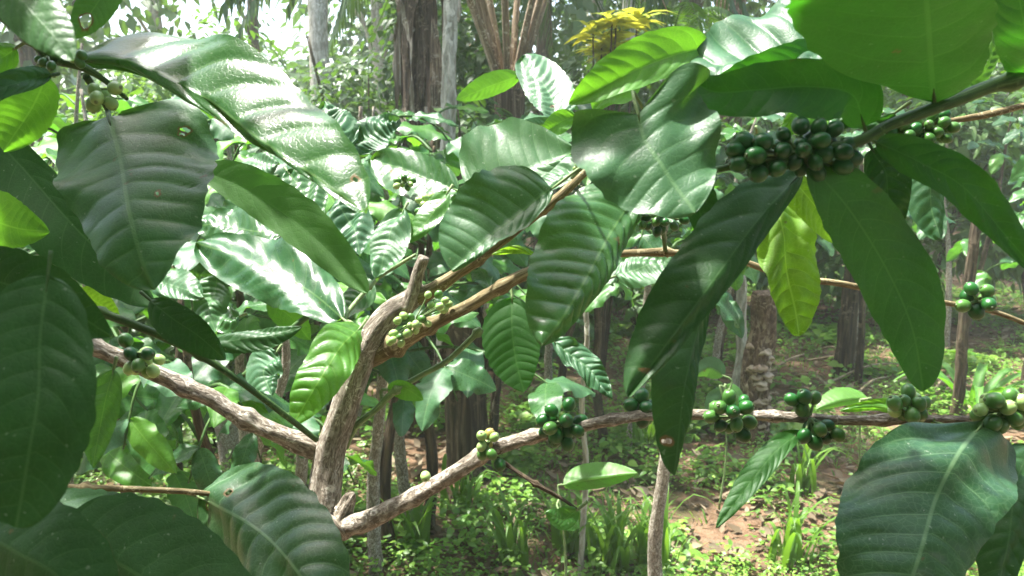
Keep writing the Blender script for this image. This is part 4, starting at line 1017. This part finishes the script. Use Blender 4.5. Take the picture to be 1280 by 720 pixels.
# fern clump right of it
def fern(px, ds, z, label, seed, r=.55, mat=None, n=9):
    x_, y_ = gx(px, ds); rs = np.random.default_rng(seed)
    p = empty('fern', (x_, y_, 0), label, 'fern')
    tube('stem', [np.array([x_, y_, -.05]), np.array([x_, y_, z])], [.03, .02], M_trunkd, p, sides=9, n=20, rough=.1)
    for k in range(n):
        a = k * 2.4
        o_ = np.array([math.cos(a), math.sin(a), 0]); b = np.array([x_, y_, z])
        q = r * rs.uniform(.7, 1.1)
        pts = [b, b + o_ * q * .4 + np.array([0, 0, .22]), b + o_ * q * .8 + np.array([0, 0, .22]), b + o_ * q * 1.2 + np.array([0, 0, .02])]
        fr = tube('frond', pts, [.006, .005, .003, .001], M_green, p, sides=5, n=16)
        s = Soup(); frond(pts, .01, .15, 34, s, rs, .25, .011); s.build('leaflets', mat or MC_mid, fr)
fern(825, 5.9, 2.2, 'feathery tree fern beside the yellow leaved bush', 81)
fern(862, 6.4, 2.1, 'second feathery fern, by the rough tan trunk', 82, .5)

# yellow leaved bush
x_, y_ = gx(752, 5.0)
p = empty('bush', (x_, y_, 0), 'bush with bright yellow leaves at the top centre', 'bush')
rs = np.random.default_rng(12); s = Soup(); s2 = Soup()
for k in range(12):
    e = np.array([x_ + rs.normal(0, .085), y_ + rs.normal(0, .2), 2.13 + rs.uniform(-.12, .13)])
    tube('stem', [np.array([x_, y_, -.05]), np.array([(x_ + e[0]) / 2, y_, .9]), e], [.012, .01, .005], M_trunkd, p, sides=6, n=12)
    m_ = 16; a = np.linspace(0, 6.28, m_) + rs.uniform(0, 1)
    d = np.stack([np.cos(a), np.sin(a), rs.uniform(.1, .9, m_)], 1)
    leaf_batch(s, np.repeat(e[None], m_, 0) + rs.normal(0, .02, (m_, 3)), d, np.repeat([[0.01, 0, 1.0]], m_, 0) + rs.normal(0, .2, (m_, 3)), rs.uniform(.13, .24, m_), rs.uniform(.02, .036, m_), .4, .2, k)
s.build('foliage', MC_yel, p)

# ------------------------------------------------------------------ banana stems with dry hanging sheaths
def banana(px, ds, h, r, label, seed, strips=16, mat=None, lean=0.0, leaves=3, z_cut=None):
    x_, y_ = gx(px, ds); rs = np.random.default_rng(seed)
    p = empty('banana_plant', (x_, y_, 0), label, 'banana plant', 'banana plants with dry sheaths')
    pts = [np.array([x_ + lean * q * h, y_, -.05 + q * h]) for q in np.linspace(0, 1, 6)]
    tube('stem', pts, list(np.linspace(r * 1.15, r * .8, 6)), mat or M_sheath_d, p, sides=30, n=120, rough=.10, ridge=1.0, seed=seed)
    c = catmull(pts, 60)
    for k in range(strips):
        a = rs.uniform(0, 6.28); z = rs.uniform(.45, 1.0); st = c[int(z * 59)]
        o_ = np.array([math.cos(a), math.sin(a), 0]); L = rs.uniform(.5, 1.3) * min(1, h / 3)
        L = min(L, st[2] - .1)
        q = rs.uniform(.008, .045)
        pp = [st + o_ * r * .85, st + o_ * (r + q) + np.array([0, 0, -L * .3]), st + o_ * (r + q * 1.2) + np.array([0, 0, -L * .7]), st + o_ * (r + q * .6) + np.array([0, 0, -L])]
        m0 = catmull(pp, 26); w = rs.uniform(.02, .055)
        sd = np.array([-math.sin(a), math.cos(a), 0.0])
        t = np.linspace(0, 1, 26)
        sw = sd[None] * w * (.6 + .5 * np.sin(t * rs.uniform(3, 9) + k))[:, None] + o_[None] * (w * .5 * np.sin(t * rs.uniform(3, 8)))[:, None]
        v, f, at = blade(m0, sw, -sw * .8, n=26, m=3, corr=0, prof=(.15, .3), wave=.25, seed=k, ragged=.08)
        at = dict(bc=v[:, 0] - st[0], bs=v[:, 1] - st[1], bu=v[:, 2])
        mesh_obj('dry_sheath', v, f, (M_sheath_d, M_sheath_p, M_fibre, M_sheath_d)[k % 4], p, True, at)
    for k in range(leaves):
        a = k * 2.2 + seed; o_ = np.array([math.cos(a), math.sin(a), 0]); st = pts[-1]
        pp = [st - np.array([0, 0, .3]), st + o_ * .35 + np.array([0, 0, .7]), st + o_ * 1.0 + np.array([0, 0, 1.0]), st + o_ * 1.9 + np.array([0, 0, .6])]
        m0 = catmull(pp, 60); sd = np.array([-math.sin(a), math.cos(a), 0.0]) * .3
        v, f, at = blade(m0, np.repeat(sd[None], 60, 0), np.repeat(-sd[None], 60, 0), n=60, m=6, corr=.004, veins=40, prof=(.5, .3), seed=k, curlp=-.3, curlm=-.3)
        mesh_obj('leaf', v, f, ML['mid'], p, True, at)
banana(522, 5.2, 3.2, .058, 'thick banana stem with dry brown hanging sheaths, upper centre', 1, 22)
banana(546, 5.5, 3.4, .042, 'banana stem close beside the thick one, with pale torn sheaths', 2, 14, lean=.0)
banana(555, 5.0, 3.4, .045, 'slender pale leaning stem right of the thick dry banana stem', 3, 3, M_trunkp, .03, 2)
banana(584, 3.5, 1.45, .085, 'dark brown banana stem with split bark in the middle, right of the forked trunk', 4, 9, M_trunkd, 0, 0)
banana(522, 4.1, 1.4, .06, 'thinner dark banana stem just right of the forked trunk', 5, 4, M_trunkd, 0, 0)
# dangling dry leaf in front of the upper stems
x_, y_ = gx(562, 4.6)
o = None
pp = [P(556, 50, 4.7), P(558, 90, 4.65), P(566, 130, 4.65), P(567, 170, 4.7)]
m0 = catmull(pp, 40); sw = np.repeat(np.array([[.035, 0, 0]]), 40, 0)

def simple_trunk(name, px, ds, h, r, label, cat, mat, top_px=None, seed=0, knots=(), rough=.14, ridge=.8, sides=28):
    x_, y_ = gx(px, ds); rs = np.random.default_rng(seed)
    p = empty(name, (x_, y_, 0), label, cat)
    dx = 0 if top_px is None else (top_px - px) / F * ds
    pts = [np.array([x_ + dx * q + rs.normal(0, .008), y_ + rs.normal(0, .008), -.05 + (h + .05) * q]) for q in np.linspace(0, 1, 6)]
    tube('trunk', pts, list(np.linspace(r * 1.15, r * .9, 6)), mat, p, sides=sides, n=140, rough=rough, ridge=ridge, seed=seed, knots=knots)
    return p, pts
# peeling stump with bracket fungi
st, pts = simple_trunk('stump', 945, 3.95, .78, .062, 'peeling tan stump covered in pale bracket fungi, right of centre', 'stump', M_stump, seed=8, rough=.2)
rs = np.random.default_rng(3); x_, y_ = pts[0][0], pts[0][1]
M_fungus = crowd_mat('fungus', (0.32, 0.24, 0.16), (0.58, 0.48, 0.35), (.4, .3, .2), .05, .7, .2)
for k in range(34):
    a = rs.uniform(-2.9, .2); z = rs.uniform(.05, .52); r0 = .066
    s = Soup(); c0 = np.array([x_ + math.cos(a) * r0 * .7, y_ + math.sin(a) * r0 * .7, z])
    rr_ = rs.uniform(.018, .04); th = np.linspace(-1.7, 1.7, 9)
    up = []
    for ring, (q, zz) in enumerate(((.05, .012), (.6, .012), (1, .002), (1, -.006), (.5, -.008), (.05, -.004))):
        for t in th:
            w_ = rr_ * q * (1 + .15 * math.sin(5 * t + k))
            up.append(c0 + np.array([math.cos(a + t) * w_, math.sin(a + t) * w_, zz + .006 * math.sin(3 * t + k)]))
    s.add(np.array(up), grid_faces(6, 9), rs.uniform(0, 1)); s.build('bracket_fungus', M_fungus, st)
simple_trunk('stump', 922, 4.3, .95, .028, 'thin pale broken stem just left of the peeling stump', 'stump', M_trunkp, seed=9, top_px=918)
simple_trunk('stump', 1056, 5.2, .85, .055, 'short brown stump behind the yellow leaf', 'stump', M_trunkd, seed=10)
simple_trunk('post', 1192, 4.2, 1.35, .026, 'thin brown upright post near the right edge', 'post', M_trunkd, seed=11)
#simple_trunk('pole', 826, 2.35, .52, .02, 'pale bare cut pole standing in the weeds at the bottom', 'pole', M_trunkp, seed=12, top_px=834)
simple_trunk('tree', 292, 3.6, 1.6, .045, 'pale shaggy leaning trunk seen between the left branch and the low leaves', 'tree', M_bark, seed=13, top_px=238)
simple_trunk('tree', 268, 3.9, 1.7, .07, 'broad brown trunk just behind the pale shaggy leaning one', 'tree', M_trunkd, seed=14, top_px=262)
simple_trunk('tree', 355, 4.4, 1.5, .04, 'thin brown trunk left of the main forked trunk, in the shade', 'tree', M_trunkd, seed=15)
simple_trunk('tree', 134, 3.6, 1.5, .028, 'thin dark trunk at the left above the brown twig', 'tree', M_trunkd, seed=16)
simple_trunk('stick', 62, 3.9, 1.0, .014, 'thin pale stick standing at the far left', 'stick', M_trunkp, seed=17)
simple_trunk('stick', 725, 2.6, 1.1, .009, 'thin grey upright stem behind the low berry branch', 'stick', M_trunkp, seed=18)
simple_trunk('tree', 352, 5.6, 1.6, .03, 'slim trunk deep in the shade left of centre', 'tree', M_trunkp, seed=19)

# ------------------------------------------------------------------ seedlings standing in the weeds
def seedling(px, py, ds, label, leaves, seed):
    rs = np.random.default_rng(seed); q = P(px, py, ds)
    p = empty('seedling', (q[0], q[1], 0), label, 'seedling', 'seedlings on the ground')
    tube('stem', [np.array([q[0], q[1], -.02]), q * .5 + np.array([q[0], q[1], 0]) * .5 + np.array([.02, 0, 0]), q], [.005, .004, .003], M_greenlt, p, sides=7, n=14)
    for mid_, a, b, mt, kw in leaves:
        leaf(p, mid_, a, b, mt, n=44, m=7, pet=(px, py, ds), petr=1.5, **kw)
seedling(700, 622, 2.35, 'seedling with one broad bright green leaf below the berry branch', [([(704, 606, 2.35), (735, 600, 2.33), (765, 596, 2.32), (797, 591, 2.3)], 15, 18, 'young', dict(tp=-60, tm=-50, corr=.001)),
   ([(700, 640, 2.3), (705, 650, 2.28), (712, 655, 2.26), (725, 660, 2.2)], 12, 14, 'mid', dict(tp=-50, tm=-50))], 1)
seedling(1075, 500, 2.6, 'seedling with a pale green leaf just above the low berry branch', [([(1085, 498, 2.6), (1060, 500, 2.6), (1040, 505, 2.6), (1020, 512, 2.6)], 10, 14, 'young', dict(tp=-60, tm=-50))], 2)
seedling(905, 500, 3.3, 'young plant with drooping pale leaves beside the peeling stump', [([(905, 485, 3.3), (900, 498, 3.3), (893, 510, 3.3), (888, 522, 3.3)], 16, 16, 'wax', dict(tp=-30)), ([(905, 485, 3.3), (915, 492, 3.3), (921, 505, 3.3), (924, 520, 3.3)], 13, 13, 'young', dict(tp=-30)), ([(905, 470, 3.3), (890, 460, 3.3), (880, 462, 3.3), (870, 470, 3.3)], 14, 14, 'wax', dict(tp=-40))], 3)

# broad bladed grass tufts
def tuft(px, py, label, seed, n=26, hh=(.12, .3), wd=(.006, .014)):
    g = ground_at(px, py); rs = np.random.default_rng(seed)
    s = Soup()
    for k in range(n):
        a = rs.uniform(0, 6.28); o_ = np.array([math.cos(a), math.sin(a), 0]); H = rs.uniform(*hh)
        b = g + np.array([rs.normal(0, .03), rs.normal(0, .03), -.01]); sp_ = rs.uniform(.2, .7) * H
        m0 = catmull([b, b + o_ * sp_ * .3 + np.array([0, 0, H * .6]), b + o_ * sp_ * .8 + np.array([0, 0, H * .95]), b + o_ * sp_ * 1.3 + np.array([0, 0, H * .8])], 9)
        w_ = rs.uniform(*wd); sd = np.array([-math.sin(a), math.cos(a), 0]) * w_
        e = np.array([.7, 1, 1, .95, .9, .75, .6, .35, .05])[:, None]
        v = np.stack([m0 - sd * e, m0 - np.array([0, 0, .15]) * w_, m0 + sd * e], 1)
        s.add(v.reshape(-1, 3), grid_faces(9, 3), rs.uniform(.3, 1))
    o = s.build('grass_tuft', MC_grass)
    o.location = g.tolist(); 
    co = np.zeros(len(o.data.vertices) * 3, dtype=np.float32); o.data.vertices.foreach_get('co', co)
    co = co.reshape(-1, 3) - g.astype(np.float32); o.data.vertices.foreach_set('co', co.ravel())
    tag(o, label, 'grass tuft', 'broad bladed grass tufts')
for i, (a, b, lb) in enumerate([(770, 712, 'bright broad bladed grass tuft at the bottom centre'), (716, 690, 'grass tuft left of the brightest one at the bottom'), (815, 700, 'grass tuft right beside the pale bare pole'), (985, 700, 'thin grass tuft on the bare brown soil'), (640, 705, 'low grass tuft at the bottom, right of the trunk foot'), (520, 690, 'dark grass tuft in the shade below the low branch'), (575, 640, 'grass tuft under the low berry branch'), (1000, 620, 'small grass tuft on the sunny weeds at the right'), (800, 560, 'small grass tuft behind the big hanging leaf tip')]):
    tuft(a, b, lb, 700 + i, n=34 if i < 3 else 24)
# rosette plant at the right
g = ground_at(1215, 520)
p = empty('rosette_plant', g.tolist(), 'pale strap leaved rosette plant on the ground at the right', 'rosette plant')
for k in range(11):
    a = k * 2.4; o_ = np.array([math.cos(a), math.sin(a), 0])
    m0 = catmull([g, g + o_ * .13 + np.array([0, 0, .16]), g + o_ * .27 + np.array([0, 0, .24]), g + o_ * .42 + np.array([0, 0, .16])], 24)
    sd = np.repeat((np.array([-math.sin(a), math.cos(a), 0]) * .028)[None], 24, 0)
    v, f, at = blade(m0, sd, -sd, n=24, m=4, corr=.0, prof=(.2, .5), curlp=.4, curlm=.4, seed=k)
    mesh_obj('leaf', v, f, ML['young'], p, True, at)

# dry sticks / cut fronds lying about at the right
rs = np.random.default_rng(31)
M_straw = bark_mat('dry_stick', (0.16, 0.12, 0.07), (0.33, 0.26, 0.16), (0.52, 0.45, 0.32), 1, .1, .4, dist=.001)
STK = [(1010, 452, 1105, 470), (1040, 478, 1130, 462), (1110, 485, 1215, 455), (1130, 505, 1240, 478), (1190, 470, 1150, 530), (1195, 520, 1275, 500), (1020, 440, 1060, 452), (640, 645, 700, 648), (960, 470, 1005, 448), (880, 470, 930, 480), (1230, 540, 1180, 500), (1065, 500, 1110, 480), (660, 690, 625, 650), (1000, 470, 1045, 500)]
for k, (a, b, c, d) in enumerate(STK):
    g0, g1 = ground_at(a, b), ground_at(c, d)
    if np.linalg.norm(g1 - g0) > 1.6: g1 = g0 + (g1 - g0) * 1.6 / np.linalg.norm(g1 - g0)
    m_ = (g0 + g1) / 2
    up = np.array([0, 0, 1.0])
    o = tube('stick', [g0 + up * .01 - m_, up * rs.uniform(.03, .09), g1 + up * rs.uniform(.02, .07) - m_], [.009, .008, .004], M_straw, None, sides=8, n=22, rough=.1, seed=k)
    o.location = m_.tolist()
    tag(o, 'dry pale stick lying among the weeds', 'stick', 'dry sticks lying among the weeds')

# ------------------------------------------------------------------ ground
def gh(x, y):
    return .03 * np.sin(x * 1.3 + 1) * np.cos(y * 1.1) + .015 * np.sin(x * 3.7 + y * 2.9) + .008 * np.sin(x * 9 + 2) * np.sin(y * 8.3)
m, nt = new_mat('soil')
out = nd(nt, 'ShaderNodeOutputMaterial'); oc = objco(nt)
n1 = noise(nt, 1.6, 5, .6, oc); n2 = noise(nt, 14, 6, .7, oc); n3 = noise(nt, 90, 4, .7, oc)
c = mixc(nt, sstep(nt, n2, .35, .65), (0.13, 0.078, 0.045), (0.26, 0.165, 0.10))
c = mixc(nt, sstep(nt, n3, .5, .7, 0, .6), c, (0.27, 0.21, 0.15))
c = mixc(nt, sstep(nt, n1, .5, .62, 0, .7), c, (0.05, 0.075, 0.025))
pr = nd(nt, 'ShaderNodeBsdfPrincipled'); lk(nt, c, pr.inputs['Base Color']); pr.inputs['Roughness'].default_value = .95
pr.inputs['Specular IOR Level'].default_value = .15
bp = nd(nt, 'ShaderNodeBump'); bp.inputs['Strength'].default_value = 1; bp.inputs['Distance'].default_value = .03
lk(nt, mth(nt, 'ADD', n2, mth(nt, 'MULTIPLY', n3, .4)), bp.inputs['Height']); lk(nt, bp.outputs[0], pr.inputs['Normal'])
lk(nt, pr.outputs[0], out.inputs[0]); M_soil = m
ax_ = np.concatenate([-np.geomspace(110, 9, 24), np.linspace(-8.6, 8.6, 170), np.geomspace(9, 110, 24)])
ay_ = np.concatenate([-np.geomspace(110, 4, 20), np.linspace(-3.6, 13, 166), np.geomspace(13.5, 110, 24)])
X, Y = np.meshgrid(ax_, ay_)
Z = gh(X, Y)
v = np.stack([X, Y, Z], -1).reshape(-1, 3)
g_ = mesh_obj('ground', v, grid_faces(len(ay_), len(ax_)), M_soil)
tag(g_, kind='structure')

# weeds and creeping ground cover (nobody could count them)
from mathutils import noise as mnoise
def patch(x, y, sc=.9, o=0.0):
    return np.array([mnoise.noise((a * sc + o, b * sc, 3.1)) for a, b in zip(x, y)])
rs = np.random.default_rng(5)
N = 36000
y = 1.9 + 8.5 * rs.uniform(0, 1, N) ** 1.25; x = rs.uniform(-1, 1, N) * (.75 * y + .5)
k = patch(x, y, 1.7) + .35 * patch(x, y, 5, 7) > -.10
k &= rs.uniform(0, 1, N) < np.clip(7.0 / (y + 2.2), .35, 1)
BARE = [(960, 665, .34, .2), (740, 590, .22, .16), (880, 560, .25, .2), (620, 470, .6, .6), (500, 560, .35, .3), (690, 700, .14, .1), (1000, 480, .6, .35), (860, 690, .2, .12), (1200, 640, .3, .2)]
for (a_, b_, r1, r2) in BARE:
    g0 = ground_at(a_, b_); e_ = ((x - g0[0]) / r1) ** 2 + ((y - g0[1]) / r2) ** 2 + .5 * patch(x, y, 6, 11)
    k &= (e_ > 1) | (rs.uniform(0, 1, N) < .16)
x, y = x[k], y[k]
s = Soup()
n0 = len(x)
for q in range(6):
    a = rs.uniform(0, 6.28, n0); hz = rs.uniform(.01, .11, n0) * (1 + .6 * patch(x, y, .8, 20))
    r = rs.uniform(0, .045, n0)
    pos = np.stack([x + np.cos(a) * r, y + np.sin(a) * r, gh(x, y) + hz], 1)
    d = np.stack([np.cos(a), np.sin(a), rs.uniform(-.2, .5, n0)], 1)
    up = np.stack([rs.normal(0, .3, n0), rs.normal(-.1, .3, n0), np.ones(n0)], 1)
    L = rs.uniform(.016, .05, n0) * np.clip(.75 + 1.6 * patch(x, y, 2.6, 60) + .6 * patch(x, y, 11, 80), .45, 1.9) * (1 + .10 * np.clip(y - 3.2, 0, 5))
    leaf_batch(s, pos, d, up, L, L * rs.uniform(.25, .42, n0), .3, .15, 900 + q)
tag(s.build('ground_cover', MC_weed), kind='stuff')
# grass
N = 9000
y = 1.9 + 7 * rs.uniform(0, 1, N) ** 1.2; x = rs.uniform(-1, 1, N) * (.75 * y + .5)
k = patch(x, y, 1.3, 40) > .0; x, y = x[k], y[k]; n0 = len(x)
s = Soup()
for q in range(3):
    a = rs.uniform(0, 6.28, n0)
    pos = np.stack([x + rs.normal(0, .02, n0), y + rs.normal(0, .02, n0), gh(x, y) - .01], 1)
    d = np.stack([np.cos(a) * .5, np.sin(a) * .5, rs.uniform(.5, 1.4, n0)], 1)
    up = np.stack([np.cos(a), np.sin(a), -.3 * np.ones(n0)], 1)
    leaf_batch(s, pos, d, -up, rs.uniform(.06, .17, n0), rs.uniform(.0022, .005, n0), .5, .1, 950 + q)
tag(s.build('grass', MC_grass), kind='stuff')
# fallen dry leaves
N = 15000
y = 1.9 + 8 * rs.uniform(0, 1, N) ** 1.2; x = rs.uniform(-1, 1, N) * (.75 * y + .5)
s = Soup(); a = rs.uniform(0, 6.28, N)
pos = np.stack([x, y, gh(x, y) + rs.uniform(.004, .03, N)], 1)
d = np.stack([np.cos(a), np.sin(a), rs.uniform(-.2, .3, N)], 1); up = np.stack([rs.normal(0, .4, N), rs.normal(0, .4, N), np.ones(N)], 1)
L = rs.uniform(.02, .085, N)
leaf_batch(s, pos, d, up, L, L * rs.uniform(.18, .3, N), -.2, .4, 990)
tag(s.build('leaf_litter', MC_litter), kind='stuff')

# ------------------------------------------------------------------ unseen tree(s) added overhead to throw dappled shade
for i, (x_, y_, h, cr, cz, n, lb) in enumerate(SHADE):
    tree(x_, y_, h, .14, lb, cz, cr, M_trunkd, MC_mid, seed=600 + i, n=n, L=(.14, .24), Wd=(.04, .07), group='unseen trees added for shade')

# ------------------------------------------------------------------ the humid air
hx = 112.0
hv = [(x, y, z) for z in (-1.2, 13.5) for (x, y) in ((-hx, -hx), (hx, -hx), (hx, hx), (-hx, hx))]
hf = [(0, 3, 2, 1), (4, 5, 6, 7), (0, 1, 5, 4), (1, 2, 6, 5), (2, 3, 7, 6), (3, 0, 4, 7)]
m, nt = new_mat('haze'); out = nd(nt, 'ShaderNodeOutputMaterial')
vol = nd(nt, 'ShaderNodeVolumePrincipled'); vol.inputs['Color'].default_value = (.92, 1.0, .93, 1); vol.inputs['Density'].default_value = HAZE
lk(nt, vol.outputs[0], out.inputs['Volume'])
tag(mesh_obj('haze', hv, hf, m, smooth=False), kind='stuff')

# ------------------------------------------------------------------ light and camera
w = bpy.data.worlds.new('World'); SC.world = w; w.use_nodes = True
nt = w.node_tree; nt.nodes.clear()
sky = nt.nodes.new('ShaderNodeTexSky'); sky.sky_type = 'NISHITA'; sky.sun_disc = False
SUN = Vector(SUNV).normalized()
sky.sun_elevation = math.asin(SUN.z); sky.sun_rotation = math.atan2(SUN.x, SUN.y)
sky.dust_density = 4.0; sky.air_density = 1.0; sky.ozone_density = 1.0; sky.altitude = 300
bg = nt.nodes.new('ShaderNodeBackground'); bg.inputs['Strength'].default_value = SKY_STR
ow = nt.nodes.new('ShaderNodeOutputWorld')
nt.links.new(sky.outputs[0], bg.inputs[0]); nt.links.new(bg.outputs[0], ow.inputs[0])
ld = bpy.data.lights.new('sun', 'SUN'); ld.energy = SUN_STR; ld.angle = R(2.2); ld.color = (1.0, .97, .91)
lo = bpy.data.objects.new('sun', ld); COL.objects.link(lo)
lo.rotation_mode = 'QUATERNION'; lo.rotation_quaternion = SUN.to_track_quat('Z', 'Y'); lo.location = (0, 0, 20)
cd = bpy.data.cameras.new('camera'); cam = bpy.data.objects.new('camera', cd); COL.objects.link(cam)
cam.matrix_world = Matrix(((AX[0], AY[0], AZ[0], CAM_ORG[0]), (AX[1], AY[1], AZ[1], CAM_ORG[1]), (AX[2], AY[2], AZ[2], CAM_ORG[2]), (0, 0, 0, 1)))
cd.sensor_width = 36; cd.lens = 36 * F / W0; cd.clip_start = .02; cd.clip_end = 2000
cd.dof.use_dof = True; cd.dof.focus_distance = 1.0; cd.dof.aperture_fstop = 13
SC.camera = cam
SC.render.engine = 'CYCLES'
SC.cycles.use_denoising = True
SC.cycles.max_bounces = 6; SC.cycles.diffuse_bounces = 4; SC.cycles.glossy_bounces = 3; SC.cycles.transmission_bounces = 4
SC.cycles.sample_clamp_indirect = 6; SC.cycles.volume_bounces = 1; SC.cycles.transparent_max_bounces = 8
SC.view_settings.view_transform = 'Standard'; SC.view_settings.look = 'None'
SC.view_settings.exposure = EXPO; SC.view_settings.gamma = 1.0; SC.view_settings.use_curve_mapping = False
